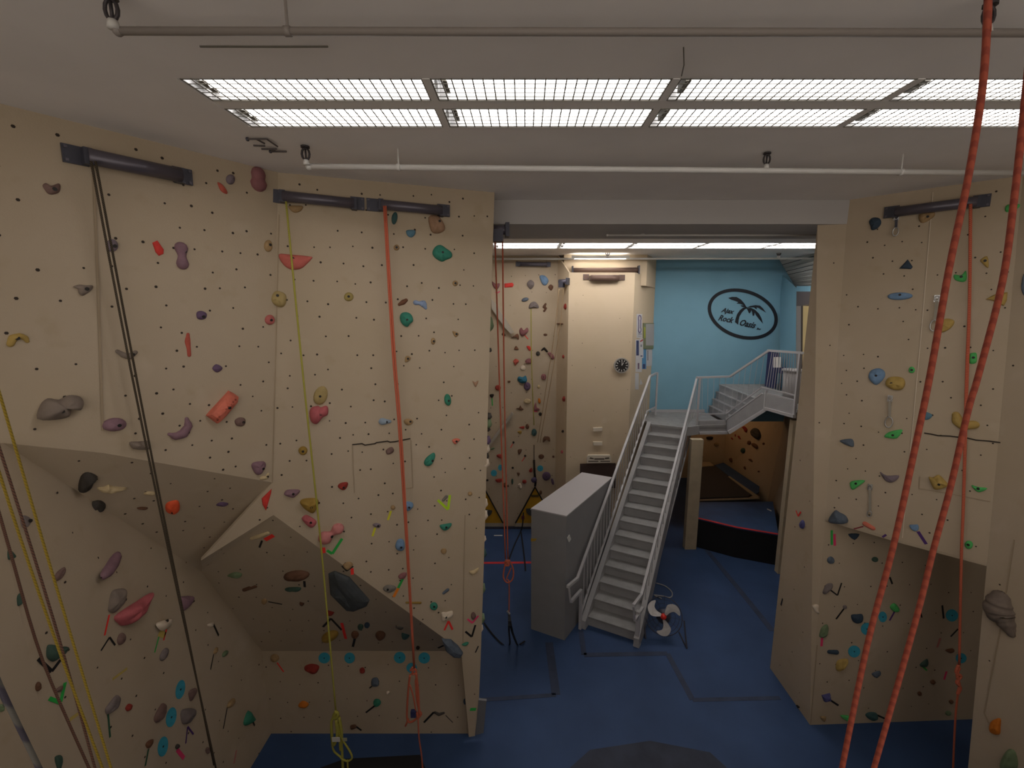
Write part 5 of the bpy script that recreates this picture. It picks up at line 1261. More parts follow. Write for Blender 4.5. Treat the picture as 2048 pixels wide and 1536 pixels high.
MB().ball(at_z(495, 278.5, CEIL - .012), .014, 6, 4).build('eye', M_DARK, ah); MB().ball(at_z(541, 303, CEIL - .012), .013, 6, 4).build('eye', M_DARK, ah)
# ------------------------------------------------------------------ staircase, landing, upper flight
RZ = .18
L0, R0 = at_z(1176, 1233, RZ), at_z(1271, 1264, RZ); LT, RT = at_z(1302, 848, 15 * RZ), at_z(1367, 855, 15 * RZ)
tdir = ((LT + RT) - (L0 + R0)); tdir.z = 0; run = tdir.length / 14; tdir.normalize(); sdir = V((tdir.y, -tdir.x, 0))
stc = tag(empty('staircase', (L0 + R0) / 2 - V((0, 0, RZ))), 'grey painted steel staircase rising to the landing by the blue wall', 'staircase')
def stair_pt(k, side): return (L0.lerp(LT, k / 14) if side < 0 else R0.lerp(RT, k / 14))
for k in range(14):
    a, b = stair_pt(k, -1), stair_pt(k, 1); f = tdir * (run + .03)
    MB().prism([a, b, b + f, a + f], (0, 0, -.032)).build('tread', M_TREAD, stc)
for k in range(15):
    a, b = stair_pt(k, -1), stair_pt(k, 1); o_ = tdir * .03; dz = V((0, 0, -.032)) if k < 14 else V((0, 0, -.03)); h = V((0, 0, -RZ + .001))
    MB().prism([a + o_ + dz, b + o_ + dz, b + o_ + h, a + o_ + h], tdir * .01).build('riser', M_GREYP, stc)
sw = .085
for side in (-1, 1):
    a = stair_pt(0, side); b = stair_pt(14, side); d = (b - a)
    a2 = a - d * (.55 / 14) ; a2 = a - d * ((a.z - .02) / d.z) * .9
    out = sdir * side * sw
    lo = V((0, 0, -.24)); hi = V((0, 0, .05))
    foot = a - d * .03; foot_z = V((foot.x, foot.y, 0.001))
    mb = MB(); mb.prism([foot + hi, b + hi, b + lo, V((a.x, a.y, 0.001)) + d.normalized() * 0 + V((tdir.x * .22, tdir.y * .22, 0)), foot_z], out)
    mb.build('stringer', M_GREYP, stc)
# rails: read on the upright planes of the two stringers
def up_plane(a, b):
    n = (b - a).cross(V((0, 0, 1))).normalized(); return lambda x, y: on_plane(x, y, a, n)
PL = up_plane(L0 - sdir * (sw + .0), LT - sdir * (sw + .0)); PR = up_plane(R0 + sdir * sw * .5, RT + sdir * sw * .5)
def railing(pts, r, label=None, sq=True):
    mb = MB()
    for a, b in zip(pts, pts[1:]):
        t = (b - a).normalized(); s_ = t.cross(V((0, 0, 1))).normalized(); u_ = s_.cross(t).normalized()
        mb.box((a + b) / 2, t * ((b - a).length / 2 + r * .6), s_ * r, u_ * r)
    return mb
LTOP = [PL(1136, 1173), PL(1155, 1157), PL(1300, 753)]
lpost_t = at_y(1313, 746, 10.25)
rl = railing(LTOP + [lpost_t], .021).build('railing', M_RAIL, stc)
LLOW = [PL(1163, 1224), PL(1294, 823)]; llow2 = at_y(1311, 814, 10.25)
MB().add([], [])
railing(LLOW + [llow2], .016).build('lower_rail', M_RAIL, rl)
for i in range(24):
    t = (i + .5) / 24; lo = LLOW[0].lerp(LLOW[1], t)
    T0, T1 = LTOP[1], LTOP[2]
    s_ = ((lo - T0).x * (T1 - T0).x + (lo - T0).y * (T1 - T0).y) / ((T1 - T0).x ** 2 + (T1 - T0).y ** 2)
    hi = T0.lerp(T1, s_)
    MB().rod(lo, hi, .0075, 6).build('baluster', M_RAIL, rl)
MB().box((lpost_t + at_z(1313, 829, 2.7)) / 2, (.018, 0, 0), (0, .018, 0), (0, 0, (lpost_t.z - 2.7) / 2)).build('post', M_RAIL, rl)
nl = PL(1162, 1182); MB().box((nl + V((nl.x, nl.y, 0))) / 2, sdir * .022, tdir * .022, V((0, 0, nl.z / 2))).build('post', M_RAIL, rl)
railing([PL(1143, 1202), PL(1162, 1181)], .022).build('rail_stub', M_RAIL, rl)
e0 = PL(1138, 1176); railing([e0, PL(1141, 1204)], .012).build('rail_end', M_RAIL, rl)
rlanding = at_z(1397, 850, 2.7)
PE = up_plane(at_z(1397, 850, 2.7), at_z(1453, 848, 2.7))
RTOP = [PR(1267, 1211), PR(1283, 1190), PR(1394, 755)]
rr = railing(RTOP, .021).build('railing', M_RAIL, stc)
RLOW = [PR(1287, 1246), PR(1391, 830)]
railing(RLOW, .016).build('lower_rail', M_RAIL, rr)
for i in range(24):
    t = (i + .3) / 24; lo = RLOW[0].lerp(RLOW[1], t); T0, T1 = RTOP[1], RTOP[2]
    s_ = ((lo - T0).x * (T1 - T0).x + (lo - T0).y * (T1 - T0).y) / ((T1 - T0).x ** 2 + (T1 - T0).y ** 2)
    MB().rod(lo, T0.lerp(T1, s_), .0075, 6).build('baluster', M_RAIL, rr)
nr = PR(1277, 1222); MB().box((nr + V((nr.x, nr.y, 0))) / 2, sdir * .03, tdir * .03, V((0, 0, nr.z / 2))).build('post', M_RAIL, rr)
railing([PR(1270, 1240), PR(1285, 1216)], .02).build('rail_stub', M_RAIL, rr)
railing([PR(1267, 1212), PR(1269, 1238)], .013).build('rail_end', M_RAIL, rr)
MB().box(V((nr.x, nr.y, .01)), sdir * .05, tdir * .05, V((0, 0, .01))).build('base_plate', M_GREYP, rr)
# landing and upper flight
E1, E2 = at_z(1397, 851, 2.7), at_z(1453, 849, 2.7)
F1, F2 = at_z(1532, 802, 3.4), at_z(1594, 820, 3.4)
YW = YB - .01
ld = tag(empty('landing', (E1 + E2) / 2), 'grey steel landing with railing before the blue wall, at the stair top', 'landing')
MB().prism([LT + V((0, 0, 0)), RT, E1, E2, V((E2.x, YW, 2.7)), V((br.x + .02, YW, 2.7)), V((LT.x - .05, LT.y + .35, 2.7))], (0, 0, -.05)).build('deck', M_TREAD, ld)
def plate(pts, d, nm, par, m=M_GREYP): MB().prism(pts, d).build(nm, m, par)
dn = V((0, 0, -1))
plate([RT, E1, E1 + dn * .20, RT + dn * .20], sdir * .02, 'edge_beam', ld)
plate([V((br.x + .05, YW, 2.7)), V((E2.x, YW, 2.7)), V((E2.x, YW, 2.76)), V((br.x + .05, YW, 2.76))], (0, -.015, 0), 'toe_strip', ld, M_RAIL)
uf = tag(empty('upper_flight', E2), 'short grey steel flight from the landing to the upper platform', 'staircase')
ns = 4
for k in range(ns):
    t0, t1 = k / ns, (k + 1) / ns; a = E2.lerp(F1, .22 + .78 * t0); b = E2.lerp(F1, .22 + .78 * t1); z = 2.7 + .7 * (k + 1) / ns
    plate([V((a.x, a.y, z)), V((b.x + .02, b.y, z)), V((b.x + .02, YW - .04, z)), V((a.x, YW - .04, z))], (0, 0, -.03), 'tread', uf)
    plate([V((a.x + .02, a.y, z - .03)), V((a.x + .02, YW - .04, z - .03)), V((a.x + .02, YW - .04, z - .175)), V((a.x + .02, a.y, z - .175))], (.01, 0, 0), 'riser', uf)
upv = V((0, 0, .03))
Q = lambda x, y: at_y(x, y, YW - .02)
plate([Q(1412, 829), Q(1483, 775), Q(1540, 773), Q(1540, 802), Q(1500, 812), Q(1440, 850)], (0, -.015, 0), 'wall_stringer', uf)
for k in range(3):
    x0 = 1482 + k * 10; plate([Q(x0, 781), Q(x0 + 8, 780), Q(x0 + 8, 788), Q(x0, 789)], (0, -.02, 0), 'vent_slot', uf, M_BOLT)
up_ = tag(empty('upper_platform', (F1 + F2) / 2), 'grey steel upper platform with railing beside the far bay wall', 'platform')
plate([F1, F2, V((7.2, F2.y, 3.4)), V((7.2, YW, 3.4)), V((F1.x, YW, 3.4))], (0, 0, -.05), 'deck', up_, M_TREAD)
side = (F2 - F1).normalized(); outn = V((0, 0, 1)).cross(side); outn = outn if outn.x < 0 else -outn
PF = up_plane(E2, F1); PU = up_plane(F1, F2)
def quad(PP, pts, d, nm, par, m=M_GREYP): MB().prism([PP(*q) for q in pts], d).build(nm, m, par)
quad(PE, ((1397, 842), (1453, 841), (1454, 862), (1397, 864)), (0, -.02, 0), 'edge_beam', ld)
quad(PE, ((1397, 863), (1454, 862), (1454, 867), (1397, 868)), (0, -.06, 0), 'beam_flange', ld, M_RAIL)
quad(PF, ((1454, 840), (1524, 788), (1532, 788), (1532, 817), (1454, 862)), (0, -.02, 0), 'stringer', uf)
quad(PF, ((1454, 861), (1532, 813), (1532, 819), (1457, 867)), (0, -.06, 0), 'stringer_flange', uf, M_RAIL)
quad(PU, ((1532, 788), (1592, 803), (1592, 831), (1532, 815)), outn * .02, 'edge_beam', up_)
quad(PU, ((1532, 814), (1592, 830), (1592, 836), (1532, 819)), outn * .06, 'beam_flange', up_, M_RAIL)
lrail = railing([PE(1394, 755), PE(1462, 753)], .020).build('railing', M_RAIL, ld)
frail = railing([PF(1460, 753), PF(1538, 701)], .020).build('railing', M_RAIL, uf)
urail = railing([PU(1537, 701), PU(1618, 707)], .020).build('railing', M_RAIL, up_)
for par, PP, lows in ((lrail, PE, (((1397, 829), (1453, 827)), ((1397, 841), (1449, 841)))), (frail, PF, (((1453, 827), (1523, 775)), ((1453, 838), (1524, 787)))), (urail, PU, (((1524, 774), (1594, 792)), ((1530, 786), (1592, 801))))):
    for a, b in lows: railing([PP(*a), PP(*b)], .013).build('lower_rail', M_RAIL, par)
def bal(par, PP, lo0, lo1, hi0, hi1, n, r=.005):
    a0, a1, b0, b1_ = PP(*lo0), PP(*lo1), PP(*hi0), PP(*hi1)
    for i in range(n):
        t = (i + .5) / n; MB().rod(a0.lerp(a1, t), b0.lerp(b1_, t), r, 6).build('baluster', M_RAIL, par)
bal(lrail, PE, (1399, 828), (1452, 827), (1398, 754), (1458, 753), 5, .004)
bal(frail, PF, (1456, 826), (1523, 775), (1463, 752), (1536, 703), 6, .004)
bal(urail, PU, (1530, 776), (1590, 791), (1542, 702), (1592, 706), 11, .0065)
def post(par, PP, t, b, r=.02):
    a, c = PP(*t), PP(*b); MB().box((a + c) / 2, (r, 0, 0), (0, r, 0), V((0, 0, (a - c).length / 2))).build('post', M_RAIL, par)
post(lrail, PE, (1453, 820), (1453, 866)); post(frail, PF, (1531, 780), (1531, 822)); post(urail, PU, (1597, 707), (1592, 836), .024)
post(lrail, PE, (1396, 756), (1396, 866), .022)

# ------------------------------------------------------------------ door posts and things in the cave
def wood_post(x, y, wx, dy, z, label):
    b = at_z(x, y, 0); o = MB().aabox(b.x - wx / 2, b.x + wx / 2, b.y, b.y + dy, 0, z).build('timber_post', mat('cream_post_paint', (.50, .41, .28, 1), .7, noise=.15, nscale=5)); return tag(o, label, 'post', 'cream posts under the landing')
wood_post(1381, 1099, .25, .14, 2.5, 'cream square post under the landing edge, beside the staircase')
wood_post(1564, 1148, .17, .12, 3.15, 'cream square post under the upper platform, beside the far bay wall')
bq = at_z(1574, 1150, 0); o = MB().aabox(bq.x - .02, bq.x + .14, bq.y + .13, bq.y + .25, 0, 3.0).build('timber_post', M_RUST); tag(o, 'bare brown timber post behind the cream post at the far bay wall', 'post')
zm = .68
ma, mb_ = at_z(1393, 1036, zm), at_z(1557, 1069, zm); mc, md = at_z(1546, 1003, zm), at_z(1390, 1004, zm)
mid = (ma + mb_) / 2 + V((-.02, -.07, 0))
cm = tag(empty('crash_mat', (ma + mb_) / 2 - V((0, 0, zm))), 'thick blue crash mat with black side and red edge, between the cream posts', 'mat')
MB().prism([ma, mid, mb_, mc, md], (0, 0, -.03)).build('top_cover', mat('crash_mat_blue', (.035, .085, .20, 1), .6, noise=.2, nscale=3), cm)
MB().prism([p + V((0, 0, -.031)) for p in (ma, mid, mb_, mc, md)], (0, 0, -zm + .033)).build('side_cover', M_BLACK, cm)
for a, b in ((ma, mid), (mid, mb_)):
    t = (b - a).normalized(); s_ = V((-t.y, t.x, 0))
    MB().prism([a - s_ * .02, b - s_ * .02, b + s_ * .04, a + s_ * .04], (0, 0, .006)).build('edge_strip', M_REDT, cm)
MB().prism([at_z(x, y, zm) for x, y in ((1534, 1017), (1543, 1021), (1543, 1023), (1534, 1019))], (0, 0, .003)).build('scuff', M_WHITE, cm)
cp = tag(empty('cave_mat', at_z(1450, 980, 0)), 'dark grey padded floor mat in the cave behind the crash mat', 'mat')
mz = .60
MB().prism([at_z(x, y, mz) for x, y in ((1385, 996), (1497, 993), (1500, 988), (1458, 952), (1430, 930), (1385, 934))], (0, 0, -mz + .01)).build('pad', mat('dark_pad_vinyl', (.045, .043, .05, 1), .7), cp)
MB().prism([at_z(x, y, mz + .01) for x, y in ((1430, 930), (1447, 925), (1519, 973), (1518, 984), (1507, 990), (1458, 952))], (0, 0, -.03)).build('blue_border', mat('crash_mat_blue', (.035, .085, .20, 1)), cp)
MB().prism([at_z(x, y, mz + .02) for x, y in ((1400, 998.5), (1497, 995), (1508, 990), (1520, 997), (1400, 1001))], (0, 0, -.02)).build('edge_trim', M_WOOD, cp)
MB().prism([at_z(x, y, mz + .015) for x, y in ((1456, 953), (1459, 952), (1520, 994), (1512, 995), (1494, 982))], (0, 0, -.02)).build('edge_trim', M_WOOD, cp)
bo = MB().prism([at_z(x, y, mz + .02) for x, y in ((1395, 923), (1420, 924), (1428, 931), (1395, 934))], (0, 0, -.02)).build('loose_board', M_WOOD); tag(bo, 'pale loose board lying on the dark cave mat', 'board')
lp = empty('cave_bulb', (5.25, 12.3, 2.75), 'warm bare bulb lighting the cave under the stairs', 'lamp')
MB().ball((5.25, 12.3, 2.75), .05, 8, 6).build('bulb', mat('warm_bulb', (1, .62, .34, 1), .5, emit=20), lp, True)
MB().rod((5.25, 12.3, 2.79), (5.25, 12.3, 3.1), .02, 6).build('socket', M_DARK, lp)
pt = bpy.data.lights.new('cave_light', 'POINT'); pt.energy = CAVE_WATTS; pt.color = (1, .66, .38); pt.shadow_soft_size = .08
po = bpy.data.objects.new('cave_light', pt); COL.objects.link(po); po.location = (5.25, 12.3, 2.66)

# ------------------------------------------------------------------ grey box, fan, cable, clock, boards, logo
B0, B1 = at_z(1062, 1258, 0), at_z(1129, 1281, 0)
zt = 2.12
dirn = (at_z(1222, 954, zt) - at_z(1131, 1030, zt)); dirn.z = 0
B3 = B0 + dirn * 1.0; B2 = B1 + dirn
bx = tag(empty('storage_box', (B0 + B2) / 2), 'tall grey painted storage box standing beside the staircase', 'box')
upz = V((0, 0, zt - .012)); MB().prism([B0, B1, B2, B3], upz).build('body', M_BOX, bx)
c0 = (B0 + B2) / 2
MB().prism([c0 + (q - c0) * 1.008 + upz for q in (B0, B1, B2, B3)], (0, 0, .018)).build('lid', mat('grey_box_top_lit', (.42, .40, .41, 1), .5), bx)
nbx = (B2 - B1).cross(V((0, 0, 1))).normalized(); PBx = lambda x, y: on_plane(x, y, B1, nbx)
MB().prism([PBx(1134, 1076), PBx(1138, 1069), PBx(1141, 1078), PBx(1137, 1084)], nbx * (.012 if nbx.x > 0 else -.012)).build('hasp', M_WHITE, bx)
fr_ = B1 - B0; nfr = V((fr_.y, -fr_.x, 0)).normalized(); PFr = lambda x, y: on_plane(x, y, B0, nfr)
MB().prism([PFr(1062, 1077), PFr(1074, 1077), PFr(1071, 1082), PFr(1062, 1083)], (nfr if nfr.y < 0 else -nfr) * .003).build('tape_patch', mat('tape_mustard', (.40, .25, .03, 1), .6), bx)
# fan on the floor
fc = at_y(1327, 1233, at_z(1325, 1275, 0).y); base = V((fc.x, fc.y, 0))
fn = empty('floor_fan', base, 'floor fan with three pale blades and red hub, beside the staircase foot', 'fan')
ax = (EYE_P - fc).normalized(); ax = (ax + V((0, 0, -.15))).normalized(); su = ax.cross(V((0, 0, 1))).normalized(); sv = su.cross(ax).normalized()
kpx = .0085
ring = lambda r, off: [fc + ax * off + (su * math.cos(t) + sv * math.sin(t)) * r for t in (2 * math.pi * i / 24 for i in range(24))]
MB().tube(ring(.285, -.06), .007, 6, True).build('ring', M_DARK, fn, True)
MB().tube([fc - ax * .10, fc - ax * .03], [.09, .11], 12).build('motor', M_DARK, fn, True)
mb = MB()
for r in (.12, .18, .24): mb.tube(ring(r, -.075), .003, 5, True)
for i in range(12):
    a = 2 * math.pi * i / 12; mb.rod(fc - ax * .075 + (su * math.cos(a) + sv * math.sin(a)) * .08, fc - ax * .055 + (su * math.cos(a) + sv * math.sin(a)) * .30, .0025, 5)
g = mb.build('rear_guard', M_DARK, fn); g['kind'] = 'stuff'
MB().tube([fc - ax * .02, fc + ax * .045], [.05, .042], 12).build('hub', mat('red_hub', (.65, .03, .02, 1), .5), fn, True)
M_BLADE = mat('fan_blade', (.50, .48, .47, 1), .4)
for k, a0 in enumerate((2.55, .65, 4.75)):
    a0 = -a0 + math.pi; outl = [(.04, -.5), (.12, -.72), (.20, -.62), (.265, -.25), (.275, .10), (.25, .42), (.19, .10), (.12, -.02), (.05, .2)]
    top_ = []
    for r, da in outl:
        a = a0 + da; top_.append(fc + ax * (.02 - .05 * da) + (su * math.cos(a) + sv * math.sin(a)) * r)
    MB().prism(smooth_line(top_, 3, True), ax * .004).build('blade', M_BLADE, fn)
for sx in (-1, 1):
    a = fc + su * .31 * sx - ax * .05; f_ = V((a.x, a.y, .012)) + V((0, -.18, 0)); k_ = V((a.x, a.y, .012)) + V((0, .16, 0))
    MB().tube([a, f_], .012, 6).build('leg', M_DARK, fn); MB().tube([f_, k_], .012, 6).build('foot', M_DARK, fn)
cbl = [at_z(x, y, .012) for x, y in ((1312, 1166), (1330, 1172), (1343, 1183), (1344, 1192), (1338, 1195), (1325, 1192), (1308, 1190), (1316, 1194), (1323, 1197))]
o = MB().tube(smooth_line(cbl, 5), .010, 6).build('power_cable', mat('pale_cable', (.40, .38, .36, 1), .6), None, True); tag(o, 'pale power cable lying on the blue floor behind the fan', 'cable')
# clock on the tower
p, n, u, v = FAC['TF'].frame(1242.5, 730.5)
ck = empty('wall_clock', p, 'round wall clock with black face on the cream tower', 'clock')
rC = .165
MB().tube([p, p + n * .045], rC, 28).build('rim', mat('clock_rim', (.32, .30, .27, 1), .5), ck)
MB().tube([p + n * .044, p + n * .048], rC * .84, 28).build('dial', M_BOLT, ck)
mb = MB()
for k in range(12):
    a = math.pi * k / 6; d = u * math.sin(a) + v * math.cos(a); s_ = n.cross(d)
    mb.box(p + n * .050 + d * rC * .66, d * .018, s_ * .008, n * .001)
mk = mb.build('hour_marks', M_WHITE, ck); mk['kind'] = 'stuff'
for a, L in ((math.radians(30), .072), (math.radians(2), .105)):
    d = u * math.sin(a) + v * math.cos(a); s_ = n.cross(d); MB().box(p + n * .053 + d * L / 2, d * L / 2, s_ * .006, n * .001).build('hand', M_WHITE, ck)
# white rungs, hangboard and brown panel on the tower
def on_tf(q, d, nm, m, label=None, cat=None, par=None, grp=None):
    P = [on_plane(x, y, V((x0, 9.4, 0)), V((0, -1, 0))) for x, y in q]
    o = MB().prism(P, (0, -d, 0)).build(nm, m, par)
    if label: tag(o, label, cat, grp)
    return o
M_LEDGE = mat('ledge_paint', (.62, .55, .45, 1), .6)
on_tf(((1186, 855), (1204, 854), (1204, 861), (1186, 862)), .04, 'training_ledge', M_LEDGE, 'upper white training ledge on the cream tower', 'ledge', grp='white ledges on the cream tower')
on_tf(((1186, 883), (1204, 883), (1204, 890), (1186, 890)), .04, 'training_ledge', M_LEDGE, 'lower white training ledge on the cream tower', 'ledge', grp='white ledges on the cream tower')
hb = tag(empty('hangboard', on_plane(1198, 917, V((x0, 9.4, 0)), V((0, -1, 0)))), 'cream moulded hangboard on the cream tower above the brown panel', 'hangboard')
on_tf(((1176, 909), (1219, 909), (1222, 914), (1222, 924), (1173, 925), (1173, 914)), .05, 'board', M_LEDGE, par=hb)
M_SLOT = mat('hangboard_slot', (.10, .08, .06, 1), .8)
for q in (((1180, 913), (1187, 915), (1187, 917), (1178, 916)), ((1188, 915), (1208, 915), (1208, 918), (1188, 918)), ((1209, 914), (1217, 913), (1218, 916), (1209, 917)), ((1176, 920), (1196, 920), (1196, 922), (1176, 922)), ((1200, 920), (1219, 920), (1219, 922), (1200, 922))):
    on_tf(q, .053, 'pocket', M_SLOT, par=hb)
on_tf(((1160, 927), (1231, 926), (1231, 975), (1160, 975)), .03, 'wall_panel', mat('brown_board', (.055, .032, .025, 1), .7), 'dark brown board on the cream tower behind the grey box', 'board')
# notices on the side of the tower
nt_ = (FAC['TR'].pts[3] - FAC['TR'].pts[0]).cross(V((0, 0, 1))).normalized(); nt_ = nt_ if nt_.y < 0 else -nt_
PT = lambda x, y: on_plane(x, y, V((x1, 9.4, 0)), nt_)
def sheet(q, c, nm, label, cat, d=.006, marks=()):
    o = MB().prism([PT(x, y) for x, y in q], nt_ * d).build(nm, mat(c[0], c[1], .6)); tag(o, label, cat, 'notices on the side of the cream tower')
    for mq, mc_ in marks: MB().prism([PT(x, y) + nt_ * d for x, y in mq], nt_ * .002).build('print', mat(mc_[0], mc_[1], .7), o)
    return o
W_ = ('paper_white', (.60, .58, .58, 1)); NV = ('print_navy', (.04, .05, .14, 1)); RD = ('print_red', (.45, .04, .03, 1)); GRY = ('print_grey', (.25, .25, .27, 1)); BLU = ('print_blue', (.10, .28, .50, 1))
R_ = lambda a, b, c, d: ((a, b), (c, b), (c, d), (a, d))
sheet(R_(1273, 628, 1284, 676), W_, 'notice', 'tall white notice printed with a purple figure-of-eight outline', 'notice', marks=[(R_(1276, 667, 1283, 669), GRY), (R_(1276, 672, 1282, 673), GRY)])
cO = [PT(1278.5 + 3.0 * math.sin(t) * (1.0 if math.cos(t) > 0 else 1.1), 648 - 17 * math.cos(t)) for t in (2 * math.pi * i / 24 for i in range(24))]
cO = [PT(1278.5 + (3.1 if abs(math.cos(t)) > .5 else 2.0) * (1 if math.sin(t) >= 0 else -1) * abs(math.sin(t)) ** .5, 648 - 17 * math.cos(t)) + nt_ * .009 for t in (2 * math.pi * i / 28 for i in range(28))]
o = [q for q in bpy.data.objects if q.name == 'notice'][0]
MB().tube(cO, .010, 5, True).build('outline_print', mat('print_purple', (.09, .05, .18, 1), .7), o)
sheet(R_(1271, 679, 1279, 714), W_, 'poster', 'white poster with a tall navy block', 'poster', marks=[(R_(1272, 681, 1277, 711), NV)])
sheet(R_(1278, 677, 1286, 716), W_, 'poster', 'white poster with a red corner mark', 'poster', .010, marks=[(((1279, 682), (1285, 678), (1285, 681), (1280, 684)), RD), (R_(1280, 689, 1283, 694), GRY), (R_(1280, 711, 1284, 713), NV)])
cbd = tag(empty('notice_board', PT(1297, 670)), 'framed notice board with grey panel on the cream tower side', 'notice board', 'notices on the side of the cream tower')
MB().prism([PT(*q) for q in R_(1285.5, 646, 1306.5, 698)], nt_ * .02).build('frame', mat('board_frame', (.20, .22, .12, 1), .6), cbd)
MB().prism([PT(*q) + nt_ * .02 for q in R_(1290, 648, 1306, 691)], nt_ * .004).build('panel', mat('board_panel', (.42, .40, .39, 1), .7), cbd)
MB().prism([PT(*q) + nt_ * .02 for q in R_(1286.3, 654, 1289, 676)], nt_ * .004).build('side_strip', mat('board_strip', (.42, .42, .06, 1), .7), cbd)
sheet(R_(1284, 698, 1292, 738), BLU, 'poster', 'pale blue poster under the framed notice board', 'poster', marks=[(R_(1285, 728, 1290, 737), NV)])
sheet(R_(1292, 698, 1304, 732), W_, 'poster', 'white poster with a thin dark strip under the notice board', 'poster', marks=[(R_(1294, 701, 1296, 721), GRY)])
sheet(R_(1271, 714, 1283, 744), W_, 'poster', 'white poster with a small purple block', 'poster', marks=[(R_(1275, 726, 1278, 738), ('print_plum', (.14, .08, .13, 1)))])
sheet(R_(1270, 746, 1277, 779), W_, 'paper', 'long white paper strip pinned lowest on the cream tower side', 'paper')
sheet(((1281, 758), (1285, 768), (1279, 770)), W_, 'paper', 'white paper scrap pinned beside the long paper strip', 'paper')
# logo painted on the blue wall
YG = YB - .004
lg = empty('wall_logo', at_y(1485, 627, YB), 'painted oval palm-tree logo reading Ajax Rock Oasis on the blue wall', 'logo')
zl_ = lambda x, y: at_y(1380 + x / 10.24, 560 + y / 10.24, YG)
th = math.radians(17.5); N = 56; ro = []; ri = []
for i in range(N):
    t = 2 * math.pi * i / N
    for L, a, b in ((ro, 735, 500), (ri, 668, 432)):
        X = a * math.cos(t); Y = b * math.sin(t); L.append(zl_(1079 + X * math.cos(th) - Y * math.sin(th), 697 + X * math.sin(th) + Y * math.cos(th)))
mb = MB(); d = V((0, -.008, 0)); mb.add(ro + ri + [p + d for p in ro] + [p + d for p in ri], [q for i in range(N) for j in [(i + 1) % N] for q in ((2 * N + i, 2 * N + j, 3 * N + j, 3 * N + i), (i, j, 2 * N + j, 2 * N + i), (N + i, N + j, 3 * N + j, 3 * N + i))])
mb.build('oval_ring', M_LOGO, lg)
for q in (((985, 915), (920, 862), (935, 790), (965, 700), (1020, 620), (1090, 565), (1165, 555), (1175, 580), (1120, 600), (1060, 665), (1010, 750), (992, 830)),):
    MB().prism([zl_(*p) for p in q], d).build('palm_trunk', M_LOGO, lg)
fr = [((1165, 575), (1120, 560), (1065, 548), (1030, 520), (1100, 518), (1030, 490), (950, 480), (990, 455), (930, 430), (850, 405), (780, 368), (860, 345), (950, 347), (1040, 400), (1110, 480)),
      ((1160, 565), (1240, 530), (1340, 515), (1430, 525), (1490, 580), (1555, 668), (1470, 615), (1400, 570), (1360, 560), (1365, 605), (1310, 560), (1250, 560)),
      ((1160, 580), (1240, 568), (1330, 610), (1410, 690), (1460, 780), (1490, 890), (1420, 810), (1350, 720), (1325, 660), (1310, 730), (1285, 735), (1270, 650), (1250, 615), (1240, 660), (1210, 685), (1185, 630))]
for q in fr: MB().prism([zl_(*p) for p in q], d).build('palm_frond', M_LOGO, lg)
def word(txt, x, y, hpx, slope, wpx):
    cu = bpy.data.curves.new('lettering', 'FONT'); cu.body = txt; cu.extrude = .003; cu.shear = .35; cu.offset = .026; cu.resolution_u = 2
    o = bpy.data.objects.new('lettering', cu); COL.objects.link(o)
    dg = bpy.context.evaluated_depsgraph_get(); me = bpy.data.meshes.new_from_object(o.evaluated_get(dg)); bpy.data.objects.remove(o)
    xs_ = [p.co.x for p in me.vertices]; ys_ = [p.co.y for p in me.vertices]
    W0 = max(xs_) - min(xs_); H0 = .72
    A = zl_(x, y); B = zl_(x + wpx, y + slope * wpx); ux = (B - A); k = ux.length / W0; ux.normalize(); uy = V((0, -1, 0)).cross(ux); uy = uy if uy.z > 0 else -uy
    hy = (zl_(x, y) - zl_(x, y - hpx)).length / H0
    mb = MB(); mb.add([A + ux * ((p.co.x - min(xs_)) * k) + uy * (p.co.y * hy) + V((0, -.004 - p.co.z, 0)) for p in me.vertices], [tuple(f.vertices) for f in me.polygons])
    bpy.data.meshes.remove(me); mb.build('lettering', M_LOGO, lg)
word('Ajax', 630, 655, 95, .16, 265); word('Rock', 572, 822, 118, .20, 310); word('Oasis', 1010, 925, 128, .21, 320); word('Inc', 1360, 1012, 40, .15, 90)
# yellow triangular pads with black discs against the far wall
def tri_pad(ap, bl, brt, cen, r, slot, label):
    yv = YL - .06; Pq = lambda x, y, o=0: at_y(x, y, yv - o)
    root = tag(empty('triangular_pad', Pq(*cen)), label, 'pad', 'yellow triangular pads on the far wall')
    MB().prism([Pq(*ap), Pq(*bl), Pq(*brt)], (0, .05, 0)).build('cover', M_YEL, root)
    for a, b in ((ap, bl), (ap, brt)): MB().tube([Pq(*a, .012), Pq(*b, .012)], .016, 6).build('black_edge', M_BLACK, root)
    MB().tube([Pq(*cen, .004), Pq(*cen, .012)], r, 22).build('disc', M_BOLT, root)
    c = Pq(*cen, .016); MB().box(c, (.05, 0, 0), (0, .002, 0), (0, 0, .012)).build('disc_mark', mat('disc_mark', (.28, .27, .25, 1), .6), root)
    s0 = Pq(*slot, .006); MB().box(s0, (.09, 0, 0), (0, .004, 0), (0, 0, .03)).build('handle_slot', mat('pad_slot', (.12, .08, .02, 1), .8), root)
    MB().prism([Pq(bl[0], bl[1]), Pq(brt[0], brt[1]), Pq(brt[0] + 3, brt[1] + 10), Pq(bl[0] - 3, bl[1] + 10)], (0, .05, 0)).build('base_block', mat('pad_base', (.42, .36, .27, 1), .8), root)
tri_pad((965, 970), (925, 1046), (1006, 1046), (972, 1021), .15, (965, 1000), 'yellow triangular pad with black disc, half hidden by the front block')
tri_pad((1070, 974), (1031, 1046), (1110, 1046), (1065, 1019), .155, (1070, 992), 'yellow triangular pad with black disc, half hidden by the grey box')
sd = tag(empty('strap_set', at_z(1045, 1068, 0)), 'black webbing straps running down from the pad onto the blue floor', 'strap')
